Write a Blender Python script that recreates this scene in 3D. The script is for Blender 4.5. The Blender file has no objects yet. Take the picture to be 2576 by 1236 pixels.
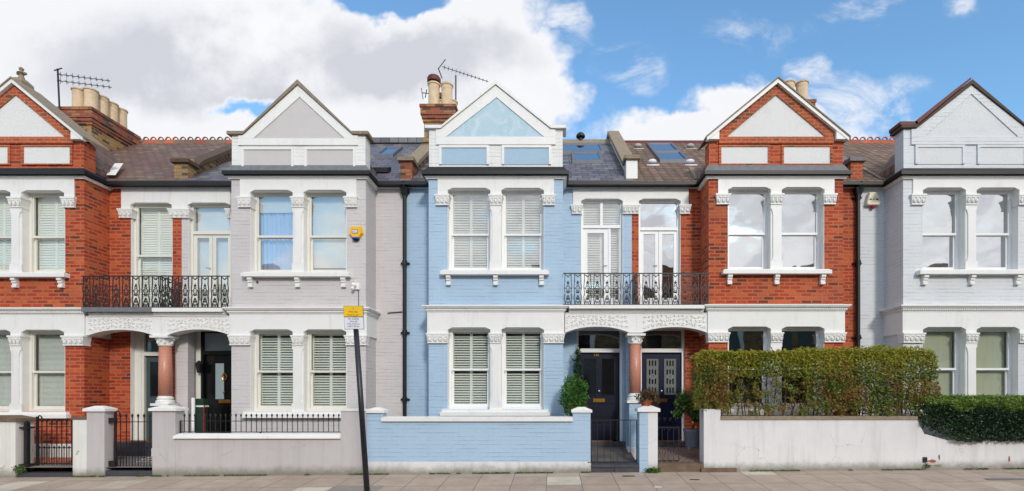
import bpy, math, random
from mathutils import Vector
random.seed(7)
S = bpy.context.scene
COL = S.collection
# ------------------------------------------------------------------ camera
CAM_H = 1.454; U0, V0, F = 1392.0, 995.0, 1274.0     # optical axis and focal length on a 2575 px wide copy of the photo
cam = bpy.data.cameras.new('camera'); co = bpy.data.objects.new('camera', cam); COL.objects.link(co)
co.location = (0, 0, CAM_H); co.rotation_euler = (math.radians(90), 0, 0)
cam.sensor_width = 36; cam.lens = 36*F/2575; cam.clip_end = 2000; cam.clip_start = .05
cam.shift_x = -(U0-1287.5)/2575; cam.shift_y = (V0-618)/2575
S.camera = co
S.view_settings.view_transform = 'Standard'; S.view_settings.look = 'None'
S.view_settings.exposure = 0.32; S.view_settings.gamma = 1
S.render.resolution_x = 1024; S.render.resolution_y = 491
# ------------------------------------------------------------------ sun
SUN_DIR = Vector((-.27, .76, -.41)).normalized()
sl = bpy.data.lights.new('sun', 'SUN'); sl.energy = 1.5; sl.angle = math.radians(8); sl.color = (1, .95, .88)
so = bpy.data.objects.new('sun', sl); COL.objects.link(so)
so.rotation_euler = SUN_DIR.to_track_quat('-Z', 'Y').to_euler()
SUN_EL = math.asin(-SUN_DIR.z); SUN_AZ = math.atan2(-SUN_DIR.x, -SUN_DIR.y)
# ------------------------------------------------------------------ world: sky with clouds, laid out by direction
W = bpy.data.worlds.new('World'); S.world = W; W.use_nodes = True

class NT:
    def __init__(s, tree): s.t = tree; s.n = tree.nodes; s.l = tree.links; s.n.clear()
    def node(s, typ, **kw):
        n = s.n.new(typ)
        for k, v in kw.items(): setattr(n, k, v)
        return n
    def set(s, sock, v):
        if hasattr(v, 'is_output') or isinstance(v, bpy.types.NodeSocket): s.l.new(v, sock)
        else: sock.default_value = v
    def math(s, op, a, b=0.0, clamp=False):
        n = s.node('ShaderNodeMath', operation=op, use_clamp=clamp); s.set(n.inputs[0], a); s.set(n.inputs[1], b); return n.outputs[0]
    def vmath(s, op, a, b=(0, 0, 0), out=0):
        n = s.node('ShaderNodeVectorMath', operation=op); s.set(n.inputs[0], a)
        if op not in ('LENGTH',): s.set(n.inputs[1], b)
        return n.outputs[out]
    def mix(s, f, a, b, mode='MIX'):
        n = s.node('ShaderNodeMix', data_type='RGBA', blend_type=mode)
        s.set(n.inputs[0], f); s.set(n.inputs[6], a); s.set(n.inputs[7], b); return n.outputs[2]
    def ramp(s, f, pts, interp='LINEAR'):
        n = s.node('ShaderNodeValToRGB'); s.set(n.inputs[0], f); r = n.color_ramp; r.interpolation = interp
        r.elements[0].position, r.elements[0].color = pts[0][0], pts[0][1]
        r.elements[1].position, r.elements[1].color = pts[-1][0], pts[-1][1]
        for p, c in pts[1:-1]:
            e = r.elements.new(p); e.color = c
        return n.outputs[0]
    def mapr(s, v, a, b, c=0., d=1., smooth=False):
        n = s.node('ShaderNodeMapRange'); n.clamp = True
        if smooth: n.interpolation_type = 'SMOOTHSTEP'
        s.set(n.inputs[0], v); n.inputs[1].default_value = a; n.inputs[2].default_value = b
        n.inputs[3].default_value = c; n.inputs[4].default_value = d; return n.outputs[0]
    def noise(s, vec, scale, detail=3, rough=.5, out=0, dist=0):
        n = s.node('ShaderNodeTexNoise'); s.set(n.inputs['Vector'], vec); n.inputs['Scale'].default_value = scale
        n.inputs['Detail'].default_value = detail; n.inputs['Roughness'].default_value = rough
        n.inputs['Distortion'].default_value = dist
        return n.outputs[out]

def g(v, a=1): return (v, v, v, a)
def n_rgb(n, v):
    c = n.node('ShaderNodeCombineColor'); [n.set(c.inputs[i], v) for i in range(3)]; return c.outputs[0]
k = NT(W.node_tree)
tc = k.node('ShaderNodeTexCoord').outputs['Generated']
sep = k.node('ShaderNodeSeparateXYZ'); k.set(sep.inputs[0], tc)
dx, dy, dz = sep.outputs
dyc = k.math('MAXIMUM', dy, .25)
px = k.math('DIVIDE', dx, dyc); pz = k.math('DIVIDE', dz, dyc)
cmb = k.node('ShaderNodeCombineXYZ'); k.set(cmb.inputs[0], px); k.set(cmb.inputs[1], pz); P0 = cmb.outputs[0]
wob = k.vmath('SUBTRACT', k.noise(P0, 3.2, 5, .62, out=1), (.5, .5, .5))
Pw = k.vmath('ADD', P0, k.vmath('MULTIPLY', wob, (.26, .22, 0)))
wob2 = k.vmath('SUBTRACT', k.noise(P0, 9, 4, .6, out=1), (.5, .5, .5))
Pw = k.vmath('ADD', Pw, k.vmath('MULTIPLY', wob2, (.07, .06, 0)))
def sky_pt(u, v): return ((u-U0)/F, (V0-v)/F)
def blob(u, v, ru, rv, amp=1.0):
    c = sky_pt(u, v)
    d = k.vmath('SUBTRACT', Pw, (c[0], c[1], 0))
    d = k.vmath('MULTIPLY', d, (F/ru, F/rv, 0))
    L = k.vmath('LENGTH', d, out=1)
    return k.math('MULTIPLY', k.math('SUBTRACT', 1.0, L), amp)
# big cumulus bank to the left, a lower bank right of it, wisps
blobs = [(350, 150, 900, 330, 1), (960, 190, 400, 260, 1), (1215, 140, 205, 230, 1), (1350, 262, 130, 85, 1), (300, 320, 760, 110, .9),
         (1730, 330, 260, 70, 1), (1900, 275, 190, 85, 1), (2090, 330, 150, 70, .45)]
m = None
for b in blobs:
    q = blob(*b); m = q if m is None else k.math('MAXIMUM', m, q)
holes = [(1030, -35, 200, 90, .60), (655, 286, 120, 52, .40), (0, 310, 120, 90, .5), (1190, 345, 120, 60, .5)]
for h in holes:
    m = k.math('SUBTRACT', m, k.math('MULTIPLY', k.math('MAXIMUM', blob(*h), 0), 2.2))
fine = k.noise(P0, 7.5, 7, .62)
dens = k.mapr(k.math('ADD', m, k.math('MULTIPLY', k.math('SUBTRACT', fine, .5), .95)), -.12, .30, 0, 1, True)
# thin wisps on the blue side
wis = None
for b in [(1575, 160, 120, 90, 1), (2040, 160, 75, 60, 1), (1880, 185, 50, 40, .9), (2200, 280, 200, 120, 1), (2130, 230, 120, 90, 1), (2160, 8, 110, 34, 1.1), (2400, 30, 60, 50, .7),
          (1930, 75, 190, 70, .5), (1420, 60, 70, 90, 1), (2330, 320, 90, 60, .6)]:
    q = k.math('MAXIMUM', blob(*b), 0); wis = q if wis is None else k.math('MAXIMUM', wis, q)
st = k.node('ShaderNodeMapping'); k.set(st.inputs[0], P0); st.inputs['Rotation'].default_value = (0, 0, -.7); st.inputs['Scale'].default_value = (1.0, 1.8, 1)
wn = k.noise(st.outputs[0], 5.5, 8, .66, dist=.5)
wisp = k.math('MULTIPLY', k.mapr(wis, 0, .55, 0, 1, True), k.mapr(wn, .40, .70, 0, .85, True))
dens_f = k.math('MAXIMUM', dens, wisp)
# behind and beside the camera: bright broken cloud
den2 = k.math('ADD', dz, .35)
cm2 = k.node('ShaderNodeCombineXYZ'); k.set(cm2.inputs[0], k.math('DIVIDE', dx, den2)); k.set(cm2.inputs[1], k.math('DIVIDE', dy, den2))
bn = k.math('ADD', k.noise(cm2.outputs[0], 2.6, 7, .6, dist=.4), k.mapr(dx, -.5, .5, -.05, .11))
dens_b = k.mapr(bn, .38, .54, 0, 1, True)
front = k.mapr(dy, .28, .45, 0, 1, True)
dmix = k.node('ShaderNodeMix', data_type='FLOAT'); k.set(dmix.inputs[0], front); k.set(dmix.inputs[2], dens_b); k.set(dmix.inputs[3], dens_f)
dens = dmix.outputs[0]
sky = k.node('ShaderNodeTexSky', sky_type='NISHITA'); sky.sun_disc = False; sky.sun_elevation = SUN_EL; sky.sun_rotation = SUN_AZ
sky.air_density = 1.1; sky.dust_density = .6; sky.ozone_density = 2.0
skyc = k.mix(1.0, sky.outputs[0], (1.16, 1.52, 1.63, 1), 'MULTIPLY')
shade = k.noise(P0, 1.9, 4, .55)
low = k.mapr(k.noise(P0, 5, 5, .6), .3, .7, -.12, .12)
thick = k.mapr(m, .08, .45, 0, 1, True)
sh = k.math('MULTIPLY', k.mapr(k.math('ADD', shade, low), .30, .52, 0, 1, True), thick)
greyspot = k.mapr(k.math('MAXIMUM', blob(560, 150, 620, 190), blob(980, 160, 420, 110)), 0, .5, 0, 1, True)
sh = k.math('MULTIPLY', sh, k.math('ADD', k.math('MULTIPLY', greyspot, .9), .12))
shb = k.math('MULTIPLY', k.mapr(k.noise(cm2.outputs[0], 6.5, 6, .62, dist=.8), .40, .62, 0, 1, True), .8)
sm = k.node('ShaderNodeMix', data_type='FLOAT'); k.set(sm.inputs[0], front); k.set(sm.inputs[2], shb); k.set(sm.inputs[3], sh)
SK = .12
cloud = k.mix(sm.outputs[0], (.77/SK, .775/SK, .80/SK, 1), (.52/SK, .535/SK, .585/SK, 1))
cloud = k.mix(1.0, cloud, n_rgb(k, k.mapr(dy, -.25, .25, 1.38, 1.0, True)), 'MULTIPLY')      # sunward clouds, behind the camera, are brighter
full = k.mix(dens, skyc, cloud)
bg = k.node('ShaderNodeBackground'); k.set(bg.inputs[0], full); bg.inputs[1].default_value = SK
wo = k.node('ShaderNodeOutputWorld'); k.l.new(bg.outputs[0], wo.inputs[0])

# ------------------------------------------------------------------ helpers
def X(u, y): return (u-U0)*y/F
def Z(v, y): return CAM_H+(V0-v)*y/F
YB, YR, YW = 10.6, 11.2, 9.5          # bay front, recessed wall, garden wall
GX, GS = .0085, .07
def gz(x, y=YW): return GX*x-.0-(YW-y)*GS if y < YW else GX*x

class MB:
    """collects faces in world metres, builds one mesh"""
    def __init__(s): s.v = []; s.f = []; s.m = []; s.mi = 0; s.smooth = False
    def face(s, pts):
        b = len(s.v); s.v += [tuple(p) for p in pts]; s.f.append(tuple(range(b, b+len(pts)))); s.m.append(s.mi)
    def box(s, x0, x1, y0, y1, z0, z1):
        if x0 > x1: x0, x1 = x1, x0
        b = len(s.v)
        s.v += [(x0, y0, z0), (x1, y0, z0), (x1, y1, z0), (x0, y1, z0), (x0, y0, z1), (x1, y0, z1), (x1, y1, z1), (x0, y1, z1)]
        for q in ((0, 3, 2, 1), (4, 5, 6, 7), (0, 1, 5, 4), (1, 2, 6, 5), (2, 3, 7, 6), (3, 0, 4, 7)):
            s.f.append(tuple(b+i for i in q)); s.m.append(s.mi)
        return s
    def frustum(s, a, b2):
        """a, b2 = (x0,x1,y0,y1,z) lower and upper rectangles"""
        b = len(s.v)
        for (x0, x1, y0, y1, z) in (a, b2): s.v += [(x0, y0, z), (x1, y0, z), (x1, y1, z), (x0, y1, z)]
        for q in ((0, 3, 2, 1), (4, 5, 6, 7), (0, 1, 5, 4), (1, 2, 6, 5), (2, 3, 7, 6), (3, 0, 4, 7)):
            s.f.append(tuple(b+i for i in q)); s.m.append(s.mi)
        return s
    def prism(s, pts, y0, y1):
        """polygon in xz, counter-clockwise seen from the front (-y)"""
        n = len(pts); b = len(s.v)
        s.v += [(p[0], y0, p[1]) for p in pts]+[(p[0], y1, p[1]) for p in pts]
        s.f.append(tuple(range(b, b+n))); s.f.append(tuple(reversed(range(b+n, b+2*n)))); s.m += [s.mi]*2
        for i in range(n):
            j = (i+1) % n; s.f.append((b+i, b+n+i, b+n+j, b+j)); s.m.append(s.mi)
        return s
    def prism_x(s, pts, x0, x1):
        """polygon in yz extruded along x"""
        n = len(pts); b = len(s.v)
        s.v += [(x0, p[0], p[1]) for p in pts]+[(x1, p[0], p[1]) for p in pts]
        s.f.append(tuple(reversed(range(b, b+n)))); s.f.append(tuple(range(b+n, b+2*n))); s.m += [s.mi]*2
        for i in range(n):
            j = (i+1) % n; s.f.append((b+i, b+j, b+n+j, b+n+i)); s.m.append(s.mi)
        return s
    def tube(s, pts, r, n=5, caps=True):
        pts = [Vector(p) for p in pts]; rings = []
        rr = r if isinstance(r, (list, tuple)) else [r]*len(pts)
        up = None
        for i, p in enumerate(pts):
            d = (pts[min(i+1, len(pts)-1)]-pts[max(i-1, 0)]).normalized()
            if up is None:
                up = Vector((0, 0, 1)) if abs(d.z) < .9 else Vector((0, 1, 0))
            a = d.cross(up)
            if a.length < 1e-4: a = d.cross(Vector((1, 0, 0)))
            a.normalize(); c = a.cross(d).normalized(); up = c
            b = len(s.v)
            for q in range(n):
                t = 2*math.pi*q/n+math.pi/4; s.v.append(tuple(p+(a*math.cos(t)+c*math.sin(t))*rr[i]))
            rings.append(b)
        for i in range(len(rings)-1):
            for q in range(n):
                w = (q+1) % n
                s.f.append((rings[i]+q, rings[i]+w, rings[i+1]+w, rings[i+1]+q)); s.m.append(s.mi)
        if caps:
            s.f.append(tuple(reversed([rings[0]+q for q in range(n)]))); s.f.append(tuple(rings[-1]+q for q in range(n))); s.m += [s.mi]*2
        return s
    def lathe(s, cx, cy, prof, n=16):
        rings = []
        for (r, z) in prof:
            b = len(s.v)
            for q in range(n):
                t = 2*math.pi*q/n; s.v.append((cx+r*math.cos(t), cy+r*math.sin(t), z))
            rings.append(b)
        for i in range(len(rings)-1):
            for q in range(n):
                w = (q+1) % n
                s.f.append((rings[i]+q, rings[i]+w, rings[i+1]+w, rings[i+1]+q)); s.m.append(s.mi)
        s.f.append(tuple(reversed([rings[0]+q for q in range(n)]))); s.f.append(tuple(rings[-1]+q for q in range(n))); s.m += [s.mi]*2
        return s
    def ball(s, c, r, n=6, m=4):
        rx, ry, rz = r if isinstance(r, (list, tuple)) else (r, r, r)
        rings = []
        for i in range(1, m):
            ph = math.pi*i/m; b = len(s.v)
            for q in range(n):
                t = 2*math.pi*q/n; s.v.append((c[0]+rx*math.sin(ph)*math.cos(t), c[1]+ry*math.sin(ph)*math.sin(t), c[2]-rz*math.cos(ph)))
            rings.append(b)
        lo = len(s.v); s.v += [(c[0], c[1], c[2]-rz), (c[0], c[1], c[2]+rz)]
        for q in range(n):
            w = (q+1) % n
            s.f.append((lo, rings[0]+w, rings[0]+q)); s.f.append((lo+1, rings[-1]+q, rings[-1]+w)); s.m += [s.mi]*2
            for i in range(len(rings)-1):
                s.f.append((rings[i]+q, rings[i]+w, rings[i+1]+w, rings[i+1]+q)); s.m.append(s.mi)
        return s
    def mesh(s, name, mats, org=(0, 0, 0), uvoff=(0, 0)):
        me = bpy.data.meshes.new(name)
        me.from_pydata([(v[0]-org[0], v[1]-org[1], v[2]-org[2]) for v in s.v], [], s.f)
        for mt in mats: me.materials.append(mt)
        if len(mats) > 1: me.polygons.foreach_set('material_index', s.m)
        me.update()
        uv = me.uv_layers.new(name='UVMap'); data = []
        for p in me.polygons:
            nx, ny, nz = abs(p.normal.x), abs(p.normal.y), abs(p.normal.z)
            for vi in p.vertices:
                w = s.v[vi]
                if ny >= nx and ny >= nz*1.05: q = (w[0], w[2])
                elif nx >= nz: q = (w[1]+.11, w[2])
                else: q = (w[0], w[1])
                data += [q[0]+uvoff[0], q[1]+uvoff[1]]
        uv.data.foreach_set('uv', data)
        if s.smooth: me.polygons.foreach_set('use_smooth', [True]*len(me.polygons))
        return me
    def build(s, name, mats, parent=None, org=None, **props):
        if not isinstance(mats, (list, tuple)): mats = [mats]
        o0 = org if org is not None else (world_of(parent) if parent else (0, 0, 0))
        me = s.mesh(name, mats, o0)
        o = bpy.data.objects.new(name, me); COL.objects.link(o)
        if parent: o.parent = parent
        else: o.location = o0
        for a, b in props.items(): o[a] = b
        return o
def world_of(o):
    p = Vector((0, 0, 0))
    while o is not None: p += Vector(o.location); o = o.parent
    return tuple(p)
def thing(name, loc, label, cat, group=None):
    o = bpy.data.objects.new(name, None); COL.objects.link(o); o.location = loc; o.empty_display_size = .2
    o['label'] = label; o['category'] = cat
    if group: o['group'] = group
    return o
def copy_part(o, parent, dloc=(0, 0, 0)):
    c = o.copy(); COL.objects.link(c); c.parent = parent
    c.location = Vector(o.location)+Vector(dloc); return c
def grid_wall(mb, xs, zs, hole, y0, y1):
    """wall slab on a grid with cells left out where hole(i,j) is true"""
    nx, nz = len(xs)-1, len(zs)-1
    H = lambda i, j: (i < 0 or j < 0 or i >= nx or j >= nz or hole(i, j))
    for i in range(nx):
        for j in range(nz):
            if H(i, j): continue
            x0, x1, z0, z1 = xs[i], xs[i+1], zs[j], zs[j+1]
            mb.face([(x0, y0, z0), (x1, y0, z0), (x1, y0, z1), (x0, y0, z1)])
            mb.face([(x1, y1, z0), (x0, y1, z0), (x0, y1, z1), (x1, y1, z1)])
            if H(i-1, j): mb.face([(x0, y1, z0), (x0, y0, z0), (x0, y0, z1), (x0, y1, z1)])
            if H(i+1, j): mb.face([(x1, y0, z0), (x1, y1, z0), (x1, y1, z1), (x1, y0, z1)])
            if H(i, j-1): mb.face([(x0, y1, z0), (x1, y1, z0), (x1, y0, z0), (x0, y0, z0)])
            if H(i, j+1): mb.face([(x0, y0, z1), (x1, y0, z1), (x1, y1, z1), (x0, y1, z1)])
def wall_holes(mb, x0, x1, z0, z1, holes, y0, y1):
    xs = sorted({x0, x1}|{h[0] for h in holes}|{h[1] for h in holes}); zs = sorted({z0, z1}|{h[2] for h in holes}|{h[3] for h in holes})
    def hole(i, j):
        cx, cz = (xs[i]+xs[i+1])/2, (zs[j]+zs[j+1])/2
        return any(h[0] < cx < h[1] and h[2] < cz < h[3] for h in holes)
    grid_wall(mb, xs, zs, hole, y0, y1)

# ------------------------------------------------------------------ materials
M = {}
def mat(name):
    m_ = bpy.data.materials.new(name); m_.use_nodes = True; n = NT(m_.node_tree)
    p = n.node('ShaderNodeBsdfPrincipled'); o = n.node('ShaderNodeOutputMaterial'); n.l.new(p.outputs[0], o.inputs[0])
    M[name] = m_; return m_, n, p, o
def lin(r, g_, b):
    f = lambda c: (c/255/12.92 if c/255 <= .04045 else ((c/255+.055)/1.055)**2.4)
    return (f(r), f(g_), f(b), 1)
def bump(n, p, h, strength=.3, dist=.01):
    b = n.node('ShaderNodeBump'); b.inputs['Strength'].default_value = strength; b.inputs['Distance'].default_value = dist
    n.set(b.inputs['Height'], h); n.l.new(b.outputs[0], p.inputs['Normal']); return b
def wpos(n): return n.node('ShaderNodeNewGeometry').outputs['Position']
def uvn(n): return n.node('ShaderNodeUVMap').outputs[0]
def simple(name, col, rough=.6, metal=0, var=.06, scale=6, bmp=0, bscale=60):
    m_, n, p, o = mat(name); P = wpos(n)
    nz = n.noise(P, scale, 4, .6)
    v = n.mapr(nz, .25, .75, 1-var, 1+var)
    if name == 'white_paint':
        dm = n.node('ShaderNodeMapping'); n.set(dm.inputs[0], P); dm.inputs['Scale'].default_value = (8, 8, 1.3)
        v = n.math('MULTIPLY', v, n.mapr(n.noise(dm.outputs[0], 1.0, 5, .65), .56, .80, 1, .82))
        v = n.math('MULTIPLY', v, n.mapr(n.noise(P, 17, 5, .7), .62, .72, 1, .86))
    n.set(p.inputs['Base Color'], n.mix(1.0, col, n.vmath('MULTIPLY', (1, 1, 1), v) if False else n_rgb(n, v), 'MULTIPLY'))
    p.inputs['Roughness'].default_value = rough; p.inputs['Metallic'].default_value = metal
    if bmp: bump(n, p, n.noise(P, bscale, 3, .6), bmp, .004)
    return m_
def n_rgb(n, v):
    c = n.node('ShaderNodeCombineColor'); [n.set(c.inputs[i], v) for i in range(3)]; return c.outputs[0]
def brick(name, c1, c2, mortar, bw=.225, bh=.075, ms=.011, dark=None, darkamt=.3, bstr=.5, paint=False, rough=.85, grime=.1, third=None, stained=0):
    m_, n, p, o = mat(name); uv = uvn(n); P = wpos(n)
    jit = n.vmath('MULTIPLY', n.vmath('SUBTRACT', n.noise(P, 9, 3, .6, out=1), (.5, .5, .5)), (.012, .009, 0))
    uvj = n.vmath('ADD', uv, jit)
    def bt(off=0.0):
        b = n.node('ShaderNodeTexBrick'); n.set(b.inputs['Vector'], uvj if not off else n.vmath('ADD', uvj, (off*bw*2, off*bh*2, 0)))
        b.inputs['Scale'].default_value = 1; b.inputs['Brick Width'].default_value = bw; b.inputs['Row Height'].default_value = bh
        b.inputs['Mortar Size'].default_value = ms; b.inputs['Mortar Smooth'].default_value = .35; b.offset = .5; return b
    b = bt(); b.inputs['Color1'].default_value = c1; b.inputs['Color2'].default_value = c2; b.inputs['Mortar'].default_value = mortar
    b.inputs['Bias'].default_value = 0
    col = b.outputs[0]
    fac = b.outputs[1]
    if paint:
        sm_ = n.node('ShaderNodeMapping'); n.set(sm_.inputs[0], P); sm_.inputs['Scale'].default_value = (1.6, 1.6, 11)
        mask = n.mapr(n.noise(sm_.outputs[0], 1.4, 4, .62), .44, .64, .12, 1.0)
        b.inputs['Color1'].default_value = c1; b.inputs['Color2'].default_value = c1; b.inputs['Mortar'].default_value = c1
        spv = n.node('ShaderNodeSeparateXYZ'); n.set(spv.inputs[0], uvj)
        rowd = n.math('ABSOLUTE', n.math('SUBTRACT', n.math('FRACT', n.math('DIVIDE', spv.outputs[1], bh)), .5))
        level = n.mapr(rowd, .40, .47, .30, 1.0)
        fac = n.math('MULTIPLY', n.math('MULTIPLY', fac, mask), level)
        col = n.mix(n.math('MULTIPLY', fac, .85), col, tint(c1, .70))
        col = n.mix(1.0, col, n_rgb(n, n.mapr(n.noise(P, .7, 5, .65), .3, .7, .95, 1.04)), 'MULTIPLY')
    if dark or third:
        b2 = bt(7); b2.inputs['Color1'].default_value = g(0); b2.inputs['Color2'].default_value = g(1); b2.inputs['Mortar'].default_value = g(.5)
        rnd = n.node('ShaderNodeSeparateColor'); n.set(rnd.inputs[0], b2.outputs[0]); rnd = rnd.outputs[0]
        if dark:
            area = n.mapr(n.noise(P, .9, 3, .6), .45, .7, 0, .3)
            sel = n.math('MULTIPLY', n.mapr(n.math('ADD', rnd, area), 1.0-darkamt, 1.08-darkamt), n.math('SUBTRACT', 1.0, fac))
            col = n.mix(sel, col, dark)
        if third:
            sel = n.math('MULTIPLY', n.mapr(rnd, .36, .28), n.math('SUBTRACT', 1.0, fac)); col = n.mix(sel, col, third)
    v = n.mapr(n.noise(P, 22, 4, .65), .25, .75, 1-(.04 if paint else .16), 1+(.04 if paint else .16))
    col = n.mix(1.0, col, n_rgb(n, v), 'MULTIPLY')
    if not paint: col = n.mix(1.0, col, n_rgb(n, n.mapr(n.noise(P, .8, 5, .7), .3, .7, .80, 1.16)), 'MULTIPLY')
    gr = n.mapr(n.noise(P, 1.3, 6, .68), .45, .72, 0, grime)
    col = n.mix(gr, col, (.10, .085, .07, 1) if not paint else (.30, .29, .27, 1))
    if stained:
        dr = n.node('ShaderNodeMapping'); n.set(dr.inputs[0], P); dr.inputs['Scale'].default_value = (6, 6, .35)
        col = n.mix(n.mapr(n.noise(dr.outputs[0], 1.2, 4, .6), .52, .75, 0, stained), col, (.26, .24, .20, 1))
    n.set(p.inputs['Base Color'], col); p.inputs['Roughness'].default_value = rough
    hgt = n.math('ADD', n.math('MULTIPLY', n.math('SUBTRACT', 1.0, fac), 1.0), n.math('MULTIPLY', n.noise(P, 70, 3, .6), .35))
    bump(n, p, hgt, bstr, .008)
    return m_
RB = dict(dark=lin(104, 48, 30), darkamt=.06, bstr=.5, grime=.22, ms=.015)
brick('red_brick', lin(178, 64, 32), lin(156, 50, 27), lin(180, 106, 70), third=lin(192, 90, 46), **RB)
brick('orange_brick', lin(188, 88, 48), lin(170, 70, 38), lin(184, 124, 88), bw=.16, bh=.075, dark=lin(110, 70, 40), darkamt=.10, grime=.3, bstr=.4)
brick('stock_brick', lin(172, 140, 90), lin(146, 112, 74), lin(140, 122, 98), dark=lin(84, 68, 54), darkamt=.22, third=lin(168, 124, 62), bstr=.7, grime=.5)
brick('chimney_brick', lin(172, 84, 54), lin(150, 70, 48), lin(124, 100, 82), dark=lin(84, 58, 46), darkamt=.2, third=lin(176, 112, 66), bstr=.8, grime=.5)
PB = dict(paint=True, rough=.62, ms=.009, bstr=.55)
def tint(c, f): return (c[0]*f, c[1]*f, c[2]*f, 1)
for nm, c in (('grey_paint_brick', lin(205, 200, 199)), ('blue_paint_brick', lin(170, 196, 218)), ('pale_paint_brick', lin(214, 217, 219)), ('white_paint_brick', lin(232, 231, 228))):
    brick(nm, c, tint(c, .97), tint(c, .86), grime=.07, stained=.16 if nm == 'white_paint_brick' else .05, **PB)
simple('white_paint', lin(233, 232, 228), .5, var=.035, scale=3, bmp=.08, bscale=40)
simple('white_frame', lin(238, 238, 236), .38, var=.02)
simple('cream_frame', lin(224, 222, 212), .45, var=.03)
simple('black_iron', lin(30, 30, 33), .45, var=.2, scale=30)
simple('lead_pale', lin(176, 172, 164), .7, .0, var=.12, scale=9)
simple('gutter_black', lin(12, 12, 13), .5, var=.3, scale=14)
simple('lead', lin(112, 114, 118), .7, .0, var=.18, scale=9)
simple('stone_coping', lin(140, 126, 106), .85, var=.22, scale=14, bmp=.4, bscale=50)
simple('dark_coping', lin(84, 68, 56), .9, var=.3, scale=12, bmp=.5, bscale=50)
simple('grey_panel', lin(200, 195, 193), .7, var=.03, bmp=.12, bscale=90)
simple('terracotta_pot', lin(212, 188, 156), .85, var=.14, scale=8, bmp=.2)
simple('terracotta', lin(170, 84, 50), .8, var=.2, scale=12)
simple('dark_red', lin(96, 36, 26), .6, var=.2)
simple('navy_paint', lin(17, 23, 40), .3, var=.1)
simple('blue_paint', lin(11, 17, 54), .3, var=.1)
simple('black_paint', lin(12, 12, 14), .2, var=.1)
simple('teal_paint', lin(70, 82, 84), .35, var=.08)
simple('brass', lin(190, 140, 60), .3, .9, var=.1)
simple('steel', lin(160, 162, 165), .35, .8, var=.1)
simple('interior', lin(150, 144, 136), .9, var=.1)
simple('interior_dark', lin(52, 50, 50), .9, var=.1)
simple('shutter_white', lin(232, 234, 228), .5, var=.02)
simple('roller_blind', lin(176, 178, 156), .8, var=.03)
simple('roman_cloth', lin(230, 232, 230), .85, var=.03)
simple('net_curtain', lin(190, 204, 236), .9, var=.05)
simple('grey_plastic', lin(96, 100, 112), .5, var=.06)
simple('yellow_plastic', lin(240, 184, 24), .4, var=.03)
simple('blue_plastic', lin(30, 90, 180), .35, var=.03)
simple('navy_plastic', lin(24, 22, 80), .35, var=.03)
simple('cream_plastic', lin(224, 214, 186), .45, var=.04)
simple('red_plastic', lin(170, 20, 44), .3, var=.05)
simple('sign_yellow', lin(246, 200, 30), .4, var=.03)
simple('sign_white', lin(232, 233, 240), .4, var=.02)
simple('sign_ink', lin(36, 36, 44), .5, var=.02)
simple('sign_brown', lin(120, 84, 10), .5, var=.02)
simple('sign_red', lin(226, 120, 100), .5, var=.02)
simple('sign_blue', lin(60, 60, 160), .5, var=.02)
simple('pole_black', lin(34, 36, 42), .38, var=.12, scale=20)
simple('bark', lin(86, 66, 50), .9, var=.3, scale=30)
simple('doormat', lin(126, 84, 54), .95, var=.25, scale=60)
simple('slate_step', lin(66, 66, 72), .55, var=.25, scale=7, bmp=.2)
simple('brown_step', lin(112, 94, 76), .85, var=.3, scale=7, bmp=.4)
simple('dark_green', lin(22, 54, 36), .5, var=.1)
simple('soil', lin(58, 46, 36), .95, var=.3, scale=40, bmp=.5)
simple('frosted_glass', lin(150, 164, 168), .18, var=.04)
simple('lemon', lin(240, 160, 20), .45, var=.05)
simple('leaded_light', lin(112, 118, 114), .3, var=.2, scale=30)
simple('dark_pane', lin(22, 23, 26), .06, var=.1)

# pebbledash panels
for nm, c in (('pebbledash_white', lin(230, 229, 226)), ('pebbledash_blue', lin(172, 198, 218)), ('pebbledash_pale', lin(222, 223, 223))):
    m_, n, p, o = mat(nm); P = wpos(n)
    st_ = n.mapr(n.noise(P, 2.2, 5, .7), .55, .8, 0, .35)
    n.set(p.inputs['Base Color'], n.mix(st_, c, tint(c, .78))); p.inputs['Roughness'].default_value = .85
    bump(n, p, n.math('ADD', n.noise(P, 34, 4, .7), n.noise(P, 90, 2, .6)), .75, .012)
# faded blue render of the middle gable, with scraped patches
m_, n, p, o = mat('faded_blue_render'); P = wpos(n)
a = n.mapr(n.noise(P, 3.1, 6, .65, dist=1.2), .50, .62, 0, .6); b = n.mapr(n.noise(P, 1.6, 3, .5), .35, .65)
n.set(p.inputs['Base Color'], n.mix(a, n.mix(b, lin(172, 202, 216), lin(186, 208, 218)), lin(212, 222, 226))); p.inputs['Roughness'].default_value = .8
bump(n, p, n.noise(P, 40, 3, .6), .15, .005)
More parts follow.
